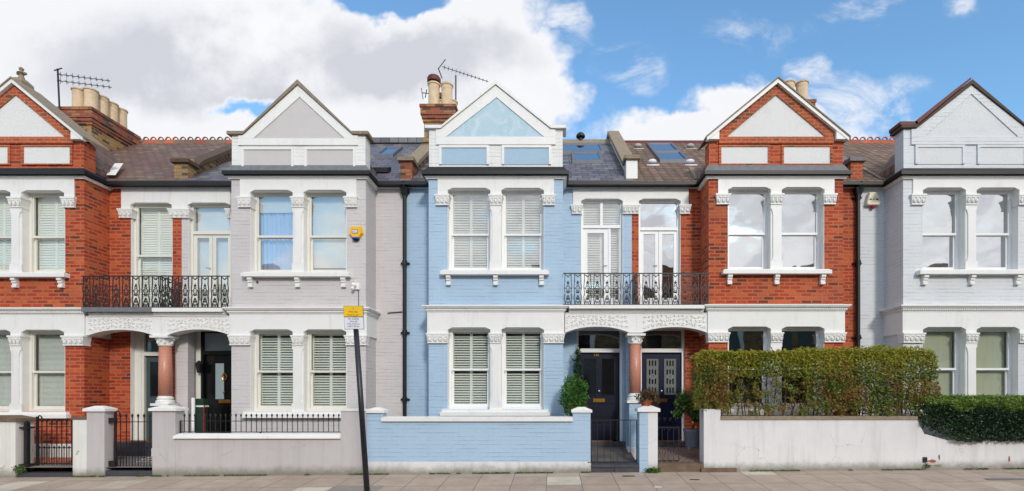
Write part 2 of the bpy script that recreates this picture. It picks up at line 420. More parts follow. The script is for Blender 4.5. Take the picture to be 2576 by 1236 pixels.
# painted render of the garden walls, flaking towards patches
def stucco(name, c, under, amt, scale=2.2, low=None):
    m_, n, p, o = mat(name); P = wpos(n)
    v = n.mapr(n.noise(P, 1.4, 5, .65), .3, .7, .93, 1.04)
    col = n.mix(1.0, c, n_rgb(n, v), 'MULTIPLY')
    flake = n.mapr(n.noise(P, scale, 7, .72, dist=.6), .68-amt, .70-amt)
    col = n.mix(n.math('MULTIPLY', flake, .85), col, under)
    dr = n.node('ShaderNodeMapping'); n.set(dr.inputs[0], P); dr.inputs['Scale'].default_value = (9, 9, .6)
    col = n.mix(n.mapr(n.noise(dr.outputs[0], 1.0, 4, .6), .50, .78, 0, .34), col, (.33, .31, .28, 1))
    sp = n.node('ShaderNodeSeparateXYZ'); n.set(sp.inputs[0], P)
    hh = n.math('ADD', n.math('SUBTRACT', sp.outputs[2], n.math('MULTIPLY', sp.outputs[0], GX)), n.math('MULTIPLY', n.noise(P, 5, 5, .7), -.22))
    col = n.mix(n.mapr(hh, .10, -.10, 0, .80, True), col, (.17, .15, .10, 1))      # splash dirt and moss along the foot
    cr = n.node('ShaderNodeTexVoronoi', feature='DISTANCE_TO_EDGE'); n.set(cr.inputs['Vector'], n.vmath('ADD', P, n.vmath('MULTIPLY', n.noise(P, 3, 4, .6, out=1), (.5, .5, .5))))
    cr.inputs['Scale'].default_value = .8
    crk = n.math('MULTIPLY', n.mapr(cr.outputs[0], .006, 0), n.mapr(n.noise(P, 1.1, 2, .5), .5, .6))
    col = n.mix(n.math('MULTIPLY', crk, .5), col, (.25, .22, .2, 1))
    n.set(p.inputs['Base Color'], col); p.inputs['Roughness'].default_value = .75
    bump(n, p, n.math('ADD', n.noise(P, 26, 5, .65), n.math('MULTIPLY', flake, -.8)), .35, .008)
stucco('grey_stucco', lin(192, 187, 186), lin(214, 206, 200), .0, 3.5)
stucco('white_stucco', lin(222, 221, 220), lin(168, 128, 100), -.07, 2.5)
stucco('old_white_stucco', lin(226, 224, 218), lin(166, 158, 146), .03, 2.6)
# roofs
brick('slate_grey', lin(98, 98, 108), lin(74, 74, 84), lin(44, 44, 50), bw=.26, bh=.17, ms=.010, dark=lin(110, 102, 112), darkamt=.25, bstr=.8, rough=.5, grime=.3, third=lin(120, 122, 120))
brick('slate_brown', lin(124, 94, 80), lin(102, 76, 64), lin(56, 44, 38), bw=.22, bh=.12, ms=.012, dark=lin(128, 110, 92), darkamt=.15, bstr=.8, rough=.7, grime=.3, third=lin(110, 84, 76))
def tiles(name, c1, c2, c3):
    m_, n, p, o = mat(name); uv = uvn(n); P = wpos(n)
    sp = n.node('ShaderNodeSeparateXYZ'); n.set(sp.inputs[0], uv)
    w = n.math('ABSOLUTE', n.math('SINE', n.math('MULTIPLY', sp.outputs[0], math.pi/.20)))
    row = n.math('FRACT', n.math('ADD', n.math('DIVIDE', sp.outputs[1], .21), n.math('MULTIPLY', w, .22)))
    cell = n.node('ShaderNodeTexWhiteNoise', noise_dimensions='2D')
    cc = n.node('ShaderNodeCombineXYZ'); n.set(cc.inputs[0], n.math('FLOOR', n.math('DIVIDE', sp.outputs[0], .16))); n.set(cc.inputs[1], n.math('FLOOR', n.math('DIVIDE', sp.outputs[1], .21)))
    n.set(cell.inputs['Vector'], cc.outputs[0])
    col = n.ramp(cell.outputs[0], [(0, c1), (.5, c2), (1, c3)])
    edge = n.mapr(row, .0, .30, 1, 0)
    col = n.mix(n.math('MULTIPLY', edge, .75), col, (.02, .015, .012, 1))
    col = n.mix(n.mapr(w, .25, 0, 0, .4), col, (.025, .018, .014, 1))
    col = n.mix(n.mapr(n.noise(P, 4, 5, .7), .5, .75, 0, .6), col, lin(116, 110, 84))
    n.set(p.inputs['Base Color'], col); p.inputs['Roughness'].default_value = .8
    bump(n, p, n.math('ADD', w, n.math('MULTIPLY', n.math('SUBTRACT', 1.0, row), .8)), 1.0, .04)
tiles('brown_tiles', lin(124, 96, 80), lin(106, 82, 70), lin(140, 112, 92))
brick('red_ridge', lin(176, 92, 62), lin(150, 74, 52), lin(90, 60, 48), bw=.3, bh=.6, ms=.006, dark=lin(120, 96, 76), darkamt=.2, bstr=.3)
# paving
def paving(name, c1, c2, w, h, offx=0, off=.0, extra=None, ms=.009):
    m_, n, p, o = mat(name); uv = uvn(n); P = wpos(n)
    mp = n.node('ShaderNodeMapping'); n.set(mp.inputs[0], uv); mp.inputs['Location'].default_value = (offx, .10, 0)
    u2 = n.vmath('ADD', mp.outputs[0], n.vmath('MULTIPLY', n.vmath('SUBTRACT', n.noise(P, 2.5, 4, .6, out=1), (.5, .5, .5)), (.018, .018, 0)))
    b = n.node('ShaderNodeTexBrick'); n.set(b.inputs['Vector'], u2); b.inputs['Scale'].default_value = 1
    b.inputs['Brick Width'].default_value = w; b.inputs['Row Height'].default_value = h; b.inputs['Mortar Size'].default_value = ms
    b.inputs['Mortar Smooth'].default_value = .3; b.offset = off
    b.inputs['Color1'].default_value = c1; b.inputs['Color2'].default_value = c2; b.inputs['Mortar'].default_value = (.10, .085, .07, 1)
    col = b.outputs[0]
    if extra:
        b2 = n.node('ShaderNodeTexBrick'); n.set(b2.inputs['Vector'], n.vmath('ADD', u2, (w*14, h*26, 0)))
        b2.inputs['Scale'].default_value = 1
        b2.inputs['Brick Width'].default_value = w; b2.inputs['Row Height'].default_value = h; b2.inputs['Mortar Size'].default_value = 0; b2.offset = off
        b2.inputs['Color1'].default_value = g(0); b2.inputs['Color2'].default_value = g(1); b2.inputs['Mortar'].default_value = g(0)
        sc = n.node('ShaderNodeSeparateColor'); n.set(sc.inputs[0], b2.outputs[0])
        col = n.mix(n.math('MULTIPLY', n.mapr(sc.outputs[0], .93, .94), n.math('SUBTRACT', 1.0, b.outputs[1])), col, extra)
    col = n.mix(1.0, col, n_rgb(n, n.mapr(n.noise(P, 3, 7, .72), .3, .7, .84, 1.12)), 'MULTIPLY')
    col = n.mix(n.mapr(n.noise(P, 1.1, 5, .7), .5, .72, 0, .45), col, tint(c1, .62))
    vor = n.node('ShaderNodeTexVoronoi'); n.set(vor.inputs['Vector'], n.vmath('ADD', P, n.vmath('MULTIPLY', n.noise(P, 8, 3, .6, out=1), (.1, .1, .1)))); vor.inputs['Scale'].default_value = 3.2
    col = n.mix(n.mapr(vor.outputs[0], .07, .05, 0, .6), col, (.10, .095, .085, 1))      # chewing gum and spots
    n.set(p.inputs['Base Color'], col); p.inputs['Roughness'].default_value = .85
    bump(n, p, n.math('ADD', n.math('SUBTRACT', 1.0, b.outputs[1]), n.math('MULTIPLY', n.noise(P, 60, 4, .6), .4)), .4, .008)
paving('pavement_slabs', lin(178, 160, 144), lin(166, 149, 134), .60, .62, .12, .0, lin(200, 190, 172), ms=.006)
paving('garden_slabs', lin(140, 136, 130), lin(120, 116, 112), .45, .45)
paving('dark_tiles', lin(112, 104, 98), lin(78, 76, 78), .30, .30, .05)
m_, n, p, o = mat('asphalt'); P = wpos(n)
n.set(p.inputs['Base Color'], n.ramp(n.noise(P, 40, 4, .7), [(.3, g(.035)), (.7, g(.075))])); p.inputs['Roughness'].default_value = .85; bump(n, p, n.noise(P, 120, 3), .4)
m_, n, p, o = mat('striped_tiles'); uv = uvn(n)
mp = n.node('ShaderNodeMapping'); n.set(mp.inputs[0], uv); mp.inputs['Rotation'].default_value = (0, 0, -.75)
sp = n.node('ShaderNodeSeparateXYZ'); n.set(sp.inputs[0], mp.outputs[0])
n.set(p.inputs['Base Color'], n.mix(n.mapr(n.math('FRACT', n.math('DIVIDE', sp.outputs[0], .085)), .48, .52), lin(176, 152, 138), lin(66, 56, 54))); p.inputs['Roughness'].default_value = .5
m_, n, p, o = mat('chequer_tiles'); uv = uvn(n)
mp = n.node('ShaderNodeMapping'); n.set(mp.inputs[0], uv); mp.inputs['Rotation'].default_value = (0, 0, .785)
ck = n.node('ShaderNodeTexChecker'); n.set(ck.inputs[0], mp.outputs[0]); ck.inputs['Scale'].default_value = 11; ck.inputs[1].default_value = lin(190, 184, 176); ck.inputs[2].default_value = lin(54, 46, 44)
n.l.new(ck.outputs[0], p.inputs['Base Color']); p.inputs['Roughness'].default_value = .5
# granite column
m_, n, p, o = mat('pink_granite'); P = wpos(n)
v = n.noise(P, 90, 4, .8)
n.set(p.inputs['Base Color'], n.ramp(v, [(.3, lin(140, 84, 66)), (.5, lin(196, 130, 106)), (.7, lin(220, 170, 146))])); p.inputs['Roughness'].default_value = .38
# glass
def glass(name, refl, wave=.05, tintc=(.97, .985, .97, 1)):
    m_, n, p, o = mat(name); n.n.remove(p); P = wpos(n)
    t = n.node('ShaderNodeBsdfTransparent'); t.inputs[0].default_value = tintc
    gl = n.node('ShaderNodeBsdfGlossy'); gl.inputs['Roughness'].default_value = .015
    b = n.node('ShaderNodeBump'); b.inputs['Strength'].default_value = wave; b.inputs['Distance'].default_value = .05
    n.set(b.inputs['Height'], n.noise(P, 1.7, 2, .4)); n.l.new(b.outputs[0], gl.inputs['Normal'])
    lw = n.node('ShaderNodeLayerWeight'); lw.inputs[0].default_value = .5
    fac = n.math('ADD', n.math('MULTIPLY', n.math('POWER', lw.outputs['Facing'], 5.0), .8), refl+.04, True)
    gb = n.node('ShaderNodeNewGeometry'); fac = n.math('MULTIPLY', fac, n.math('SUBTRACT', 1.0, gb.outputs['Backfacing']))
    mx = n.node('ShaderNodeMixShader'); n.set(mx.inputs[0], fac); n.l.new(t.outputs[0], mx.inputs[1]); n.l.new(gl.outputs[0], mx.inputs[2]); n.l.new(mx.outputs[0], o.inputs[0])
    return m_
glass('window_glass', .07); glass('mirror_glass', .62, .07, (.8, .84, .84, 1)); glass('dark_glass', .26, .05, (.5, .6, .68, 1)); glass('lit_glass', .30, .06)
glass('roof_glass', .80, .01, (.6, .7, .8, 1))
def leafmat(name, cols, rough=.55, scale=1.6, trans=.25, top=None, patch=None):
    m_, n, p, o = mat(name); P = wpos(n); gm = n.node('ShaderNodeNewGeometry')
    r = gm.outputs['Random Per Island']
    f = n.math('ADD', n.math('MULTIPLY', r, .55), n.math('MULTIPLY', n.mapr(n.noise(P, scale, 4, .6), .3, .7), .45))
    col = n.ramp(f, cols)
    if patch: col = n.mix(n.mapr(n.noise(P, 2.3, 4, .65), .46, .62, 0, .8), col, patch)
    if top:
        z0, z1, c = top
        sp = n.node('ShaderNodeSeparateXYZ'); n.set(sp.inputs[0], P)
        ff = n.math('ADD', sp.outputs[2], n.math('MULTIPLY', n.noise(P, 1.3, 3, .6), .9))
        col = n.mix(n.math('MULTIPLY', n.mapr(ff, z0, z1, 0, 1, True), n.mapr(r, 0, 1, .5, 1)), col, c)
    n.set(p.inputs['Base Color'], col); p.inputs['Roughness'].default_value = rough
    tr = n.node('ShaderNodeBsdfTranslucent'); n.set(tr.inputs[0], col)
    mx = n.node('ShaderNodeMixShader'); mx.inputs[0].default_value = trans; n.l.new(p.outputs[0], mx.inputs[1]); n.l.new(tr.outputs[0], mx.inputs[2]); n.l.new(mx.outputs[0], o.inputs[0])
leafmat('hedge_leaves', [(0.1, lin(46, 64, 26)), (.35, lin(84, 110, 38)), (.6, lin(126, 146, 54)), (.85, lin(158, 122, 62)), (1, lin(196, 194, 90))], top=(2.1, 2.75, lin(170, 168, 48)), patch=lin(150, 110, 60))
leafmat('dark_hedge_leaves', [(0.1, lin(16, 34, 18)), (.5, lin(34, 62, 30)), (.85, lin(52, 84, 36)), (1, lin(90, 122, 60))], .4, 2.5, .15, top=(1.70, 1.84, lin(122, 150, 48)))  # skylight on the hedge top is put into the upper leaf colour
leafmat('bush_leaves', [(0.1, lin(28, 62, 22)), (.5, lin(62, 112, 32)), (.85, lin(96, 144, 46)), (1, lin(140, 176, 70))], .5, 5)
leafmat('ivy_leaves', [(0.1, lin(14, 42, 26)), (.6, lin(30, 74, 40)), (1, lin(60, 110, 54))], .5, 5)
leafmat('lemon_leaves', [(0.1, lin(26, 52, 18)), (.5, lin(70, 104, 32)), (.85, lin(118, 144, 50)), (1, lin(160, 172, 66))], .4, 5)
leafmat('russet_leaves', [(0.1, lin(50, 38, 28)), (.5, lin(96, 62, 44)), (.85, lin(92, 96, 54)), (1, lin(140, 96, 70))], .5, 6)
leafmat('moss_leaves', [(0.1, lin(40, 60, 20)), (.6, lin(84, 120, 36)), (1, lin(130, 150, 60))], .6, 5)

# ------------------------------------------------------------------ setting: ground, road, pavement, garden paving
def sheet(name, pts, m_, kind='structure'):
    mb = MB(); mb.face(pts); o = mb.build(name, m_); o['kind'] = kind; return o
sheet('ground', [(-90, -60, -.9), (90, -60, -.9), (90, 90, -.9), (-90, 90, -.9)], M['soil'])
def zz(x, y): return gz(x, y)
yk = 6.9
sheet('pavement', [(-30, yk, zz(-30, yk)), (30, yk, zz(30, yk)), (30, YW+.02, zz(30, YW)), (-30, YW+.02, zz(-30, YW))], M['pavement_slabs'])
sheet('road', [(-30, -6.2, zz(-30, yk)-.12), (30, -6.2, zz(30, yk)-.12), (30, yk-.14, zz(30, yk)-.12), (-30, yk-.14, zz(-30, yk)-.12)], M['asphalt'])
mb = MB(); mb.v = [(-30, yk-.15, zz(-30, yk)-.3), (30, yk-.15, zz(30, yk)-.3), (30, yk-.002, zz(30, yk)-.3), (-30, yk-.002, zz(-30, yk)-.3), (-30, yk-.15, zz(-30, yk)-.004), (30, yk-.15, zz(30, yk)-.004), (30, yk-.002, zz(30, yk)-.004), (-30, yk-.002, zz(-30, yk)-.004)]
mb.f = [(0, 3, 2, 1), (4, 5, 6, 7), (0, 1, 5, 4), (1, 2, 6, 5), (2, 3, 7, 6), (3, 0, 4, 7)]; mb.m = [0]*6
o = mb.build('kerb', M['garden_slabs']); o['kind'] = 'structure'
sheet('far_pavement', [(-30, -9.2, .0), (30, -9.2, .3), (30, -6.2, -.1), (-30, -6.2, -.4)], M['pavement_slabs'])
sheet('garden_paving', [(-30, YW+.02, .10), (30, YW+.02, .10), (30, 11.3, .14), (-30, 11.3, .14)], M['garden_slabs'])

# ------------------------------------------------------------------ house builder
HOUSES = 'painted and red brick terraced houses with gabled bays'
P01, P12, P23, P34, P45, P56 = -13.0, -8.22, -3.27, 1.73, 6.72, 11.6
GC = {1: 43, 2: 751, 3: 1247, 4: 1951, 5: 2440}
PXM = 120.2

def leaf_lumps(mb, x0, x1, z0, z1, y, rnd, nn):
    for i in range(nn):
        cx = x0+(x1-x0)*(i+.5)/nn; s_ = (x1-x0)/nn*.62
        mb.ball((cx, y, z0+(z1-z0)*.42), (s_*.55, .022, (z1-z0)*.34))
        mb.ball((cx+s_*.35*rnd.uniform(-1, 1), y-.008, z0+(z1-z0)*.74), (s_*.34, .024, (z1-z0)*.16))
        mb.tube([(cx+s_*.5, y-.005, z0+.1*(z1-z0)), (cx+s_*.62, y-.02, z0+.5*(z1-z0)), (cx+s_*.45, y-.03, z0+.8*(z1-z0)), (cx+s_*.2, y-.03, z0+.68*(z1-z0))], .009, 4)
def capital(root, x0, x1, z0, z1, y, d=.16, seed=0):
    rnd = random.Random(seed+int(x0*97)); mb = MB(); h = z1-z0
    e = .035
    mb.box(x0, x1, y-.05, y+d, z1-h*.16, z1)
    mb.frustum((x0+e, x1-e, y-.012, y+d, z0+h*.10), (x0+.008, x1-.008, y-.04, y+d, z1-h*.16))
    mb.box(x0+e-.012, x1-e+.012, y-.022, y+d, z0, z0+h*.11)
    leaf_lumps(mb, x0+e*.6, x1-e*.6, z0+h*.1, z1-h*.14, y-.03, rnd, max(2, round((x1-x0)/.11)))
    return mb.build('capital', M['white_paint'], root)
def frieze_poly(xl, xr, zt, zb, ops, zs, c=.10, cz=.05, below=None):
    """white band with legs running down between the openings; ops = [(x0,x1)...]"""
    pts = [(xl, zb)]
    for (a, b) in ops:
        pts += [(a, zb), (a, zs-cz), (a+c, zs), (b-c, zs), (b, zs-cz), (b, zb)]
    pts += [(xr, zb), (xr, zt), (xl, zt)]
    return pts
def sash_window(root, x0, x1, z0, z1, y, zm, kind, gl='window_glass', fm='white_frame', ivar=0):
    """double hung sash in an opening; y is the front of the frame"""
    F_ = M[fm]; mb = MB(); w = .05
    mb.box(x0, x0+w, y, y+.09, z0, z1); mb.box(x1-w, x1, y, y+.09, z0, z1)
    mb.box(x0+w, x1-w, y, y+.09, z1-w*.9, z1); mb.box(x0+w, x1-w, y, y+.09, z0, z0+w*1.1)
    a0, a1 = x0+w, x1-w; s_ = .028
    # upper sash
    yu = y+.018
    mb.box(a0, a0+s_, yu, yu+.03, zm, z1-w*.9); mb.box(a1-s_, a1, yu, yu+.03, zm, z1-w*.9)
    mb.box(a0+s_, a1-s_, yu, yu+.03, z1-w*.9-s_, z1-w*.9); mb.box(a0, a1, yu-.006, yu+.034, zm-.045, zm)
    # lower sash
    yl = y+.053; s2 = .046
    mb.box(a0, a0+s2, yl, yl+.03, z0+w*1.1, zm-.012); mb.box(a1-s2, a1, yl, yl+.03, z0+w*1.1, zm-.012)
    mb.box(a0+s2, a1-s2, yl, yl+.03, z0+w*1.1, z0+w*1.1+.06); mb.box(a0+s2, a1-s2, yl, yl+.03, zm-.055, zm-.012)
    # horns
    for xx in (a0+.01, a1-.022): mb.box(xx, xx+.012, yu, yu+.02, zm-.085, zm-.045)
    win = mb.build('window', F_, root)
    p1 = MB().box(a0+s_, a1-s_, yu+.012, yu+.016, zm, z1-w*.9-s_); p1.build('glass_pane', M[gl], win)
    p2 = MB().box(a0+s2, a1-s2, yl+.012, yl+.016, z0+w*1.1+.06, zm-.055); p2.build('glass_pane', M[gl], win)
    fill(win, kind, a0, a1, z0+w, z1-w, y+.13, zm)
    return win
def fill(win, kind, a0, a1, z0, z1, y, zm):
    if kind in ('shutter', 'closed_shutter', 'half_shutter'):
        mb = MB(); cx = (a0+a1)/2+.0; sw = .045
        for (s0, s1) in ((a0, a0+sw*.7), (cx-sw*.62, cx+sw*.62), (a1-sw*.7, a1)): mb.box(s0, s1, y, y+.03, z0, z1)
        for zz_ in (z0, zm-.045, z1-.05): mb.box(a0, a1, y+.001, y+.029, zz_, zz_+.05)
        pitch = .0535; ang = math.radians(38 if kind == 'shutter' else (72 if kind == 'closed_shutter' else 52)); hw = .031
        for (s0, s1) in ((a0+sw*.7, cx-sw*.62), (cx+sw*.62, a1-sw*.7)):
            z = z0+.06
            while z < z1-.06:
                if not (zm-.06 < z < zm+.02):
                    dy_, dz_ = hw*math.cos(ang), hw*math.sin(ang); t = .004
                    mb.prism_x([(y+.015-dy_, z-dz_), (y+.015-dy_+t*math.sin(ang), z-dz_-t), (y+.015+dy_, z+dz_-t), (y+.015+dy_, z+dz_)], s0, s1)
                z += pitch
        mb.build('shutter', M['shutter_white'], win)
    elif kind == 'venetian':
        mb = MB(); z = z0
        while z < z1:
            mb.prism_x([(y, z), (y+.004, z-.003), (y+.022, z+.017), (y+.02, z+.02)], a0+.01, a1-.01); z += .026
        mb.build('venetian_blind', M['shutter_white'], win)
    elif kind == 'roller':
        MB().box(a0+.012, a1-.012, y, y+.004, z0+.01, z1).build('roller_blind', M['roller_blind'], win)
    elif kind == 'roller_pale':
        MB().box(a0+.012, a1-.012, y, y+.004, z0+.01, z1).build('roller_blind', M['roman_cloth'], win)
    elif kind == 'roman':
        mb = MB(); n_ = 5; h = (z1-z0-.12)/n_
        for i in range(n_):
            zt = z1-i*h; mb.prism_x([(y+.012, zt-h+.004), (y+.02, zt-h), (y+.02, zt), (y, zt)], a0+.008, a1-.008)
        mb.build('roman_blind', M['roman_cloth'], win)
    elif kind == 'curtain':
        mb = MB(); mb.smooth = True; n_ = 60
        prev = None
        for i in range(n_+1):
            x = a0+(a1-a0)*i/n_; yy = y+.03+.018*math.sin(i*.9)+.01*math.sin(i*.37+1)
            if prev: mb.face([(prev[0], prev[1], z0), (x, yy, z0), (x, yy, z1-.25), (prev[0], prev[1], z1-.25)])
            prev = (x, yy)
        mb.build('net_curtain', M['net_curtain'], win)
        MB().box(a0, a1, y-.01, y+.0, z1-.33, z1).build('roller_blind', M['roman_cloth'], win)

def french_doors(root, x0, x1, z0, z1, y, zt, kind, gl, single=False, fm='white_frame'):
    mb = MB(); w = .05
    mb.box(x0, x0+w, y, y+.09, z0, z1); mb.box(x1-w, x1, y, y+.09, z0, z1)
    mb.box(x0+w, x1-w, y, y+.09, z1-w, z1); mb.box(x0+w, x1-w, y-.01, y+.09, zt-.07, zt); mb.box(x0+w, x1-w, y, y+.09, z0, z0+.06)
    a0, a1 = x0+w, x1-w; b0, b1 = z0+.06, zt-.07; yl = y+.02; panes = []
    if single:                                             # one wide door leaf and a fixed side light
        c = a0+(a1-a0)*.69; leaves = [(a0, c, .10), (c+.03, a1, .02)]; mb.box(c, c+.03, y, y+.09, b0, b1)
        mx = (a0+a1)/2; mb.box(mx-.03, mx+.03, y+.01, y+.06, zt, z1-w)
    else:
        c = (a0+a1)/2; leaves = [(a0, c-.004, .075), (c+.004, a1, .075)]
    for (l0, l1, s_) in leaves:
        mb.box(l0, l0+s_, yl, yl+.045, b0, b1); mb.box(l1-s_, l1, yl, yl+.045, b0, b1)
        mb.box(l0+s_, l1-s_, yl, yl+.045, b1-s_, b1); mb.box(l0+s_, l1-s_, yl, yl+.045, b0, b0+.22)
        panes.append((l0+s_, l1-s_, b0+.22, b1-s_))
    d = mb.build('balcony_door', M[fm], root)
    for q in panes: MB().box(q[0], q[1], yl+.018, yl+.022, q[2], q[3]).build('glass_pane', M[gl], d)
    MB().box(a0, a1, yl+.018, yl+.022, zt, z1-w).build('glass_pane', M[gl], d)
    h = MB(); xh = leaves[0][1]-.04
    h.tube([(xh, yl-.002, z0+1.0), (xh, yl-.035, z0+1.0), (xh-.09, yl-.035, z0+1.0)], .008, 5); h.build('handle', M['steel'], d)
    fill(d, kind, a0, a1, b0, z1-w, y+.13, zt-.02)
    return d

def moulding(root, layers, x0, x1, yf, yb, dent=None, name='string_course'):
    """layers = (proj, z0, z1) wrapping the front and both returns"""
    mb = MB()
    for (pj, a, b) in layers: mb.box(x0-pj, x1+pj, yf-pj, yb, a, b)
    if dent:
        pj, a, b, st_ = dent; x = x0-pj+.01
        while x < x1+pj-.02: mb.box(x, x+st_*.5, yf-pj-.012, yf-pj+.02, a, b); x += st_
        for sx, sg in ((x0-pj, -1), (x1+pj, 1)):
            yy = yf-pj
            while yy < yb-.02: mb.box(sx-.012 if sg < 0 else sx-.02, sx+.02 if sg < 0 else sx+.012, yy, yy+st_*.5, a, b); yy += st_
    return mb.build(name, M['white_paint'], root)

def front_door(root, x0, x1, z0, z1, zt, y, col, style, fm='white_frame'):
    """door leaf with frame, transom light, letterbox and knocker"""
    mb = MB(); w = .055
    fr = MB()
    fr.box(x0, x0+w, y-.03, y+.08, z0, z1); fr.box(x1-w, x1, y-.03, y+.08, z0, z1); fr.box(x0+w, x1-w, y-.03, y+.08, z1-w*.6, z1); fr.box(x0+w, x1-w, y-.04, y+.08, zt-.0, zt+.085)
    fr.build('door_frame', M[fm], root)
    a0, a1, b0, b1 = x0+w, x1-w, z0+.012, zt
    ww, hh = a1-a0, b1-b0
    yb_ = y+.03
    mb.box(a0, a1, yb_, yb_+.045, b0, b1)
    pan = []
    if style == 'glazed_pair':
        up = [(a0+ww*.13, a0+ww*.43, b0+hh*.52, b1-hh*.07), (a0+ww*.57, a0+ww*.87, b0+hh*.52, b1-hh*.07)]
    elif style == 'centre_light':
        up = [(a0+ww*.36, a0+ww*.66, b0+hh*.48, b1-hh*.1)]
    else:
        up = [(a0+ww*.13, a0+ww*.43, b0+hh*.52, b1-hh*.07), (a0+ww*.57, a0+ww*.87, b0+hh*.52, b1-hh*.07)]
    lo = [(a0+ww*.13, a0+ww*.87, b0+hh*.25, b0+hh*.42), (a0+ww*.13, a0+ww*.87, b0+hh*.06, b0+hh*.20)]
    for q in up+lo:                                       # raised bead round each panel
        e = .018
        mb.box(q[0]-e, q[1]+e, yb_-.012, yb_, q[3], q[3]+e); mb.box(q[0]-e, q[1]+e, yb_-.012, yb_, q[2]-e, q[2])
        mb.box(q[0]-e, q[0], yb_-.012, yb_, q[2], q[3]); mb.box(q[1], q[1]+e, yb_-.012, yb_, q[2], q[3])
    for q in lo: mb.box(q[0]+.04, q[1]-.04, yb_-.010, yb_, q[2]+.04, q[3]-.04)
    d = mb.build('door', col, root)
    gm = {'glazed_pair': 'leaded_light', 'centre_light': 'frosted_glass', 'plain': 'dark_pane'}[style]
    for q in up: MB().box(q[0], q[1], yb_-.006, yb_-.0005, q[2], q[3]).build('door_light', M[gm], d)
    if style == 'glazed_pair':
        for q in up:
            l = MB(); cx = (q[0]+q[1])/2; n_ = 4; h_ = (q[3]-q[2])/n_
            for i in range(n_):
                for sx in (-1, 0, 1): l.box(cx+sx*.065-.016, cx+sx*.065+.016, yb_-.008, yb_-.0065, q[2]+i*h_+h_*.2, q[2]+i*h_+h_*.8)
            l.build('leaded_pattern', M['dark_pane'], d)
            r_ = MB(); cz = (q[2]+q[3])/2; r_.tube([(cx+.055*math.cos(t*.5236), yb_-.012, cz+.055*math.sin(t*.5236)) for t in range(13)], .009, 4); r_.build('roundel', M['frosted_glass'], d)
    lb = MB(); zl = b0+hh*.455; off = .0 if style != 'centre_light' else .12
    lb.box((a0+a1)/2-.13+off, (a0+a1)/2+.13+off, yb_-.02, yb_, zl-.04, zl+.04); lb.box((a0+a1)/2-.10+off, (a0+a1)/2+.10+off, yb_-.026, yb_-.02, zl-.02, zl+.02)
    lb.build('letterbox', M['brass'], d)
    kn = MB(); xk = (a0+a1)/2+(.12 if style == 'centre_light' else 0)
    kn.ball((xk, yb_-.03, b0+hh*.56), .03); kn.build('door_knob', M['brass' if style == 'centre_light' else 'steel'], d)
    if style == 'centre_light':
        kk = MB(); kk.tube([(xk+.05*math.cos(t*.5236), yb_-.025, b0+hh*.74+.07*math.sin(t*.5236)) for t in range(13)], .014, 5); kk.ball((xk, yb_-.03, b0+hh*.78), .03); kk.build('knocker', M['brass'], d)
    tl = MB().box(a0, a1, y+.02, y+.026, zt+.085, z1-w*.6)
    tl.build('fanlight', M['frosted_glass' if style == 'centre_light' else 'dark_glass'], root)
    return d

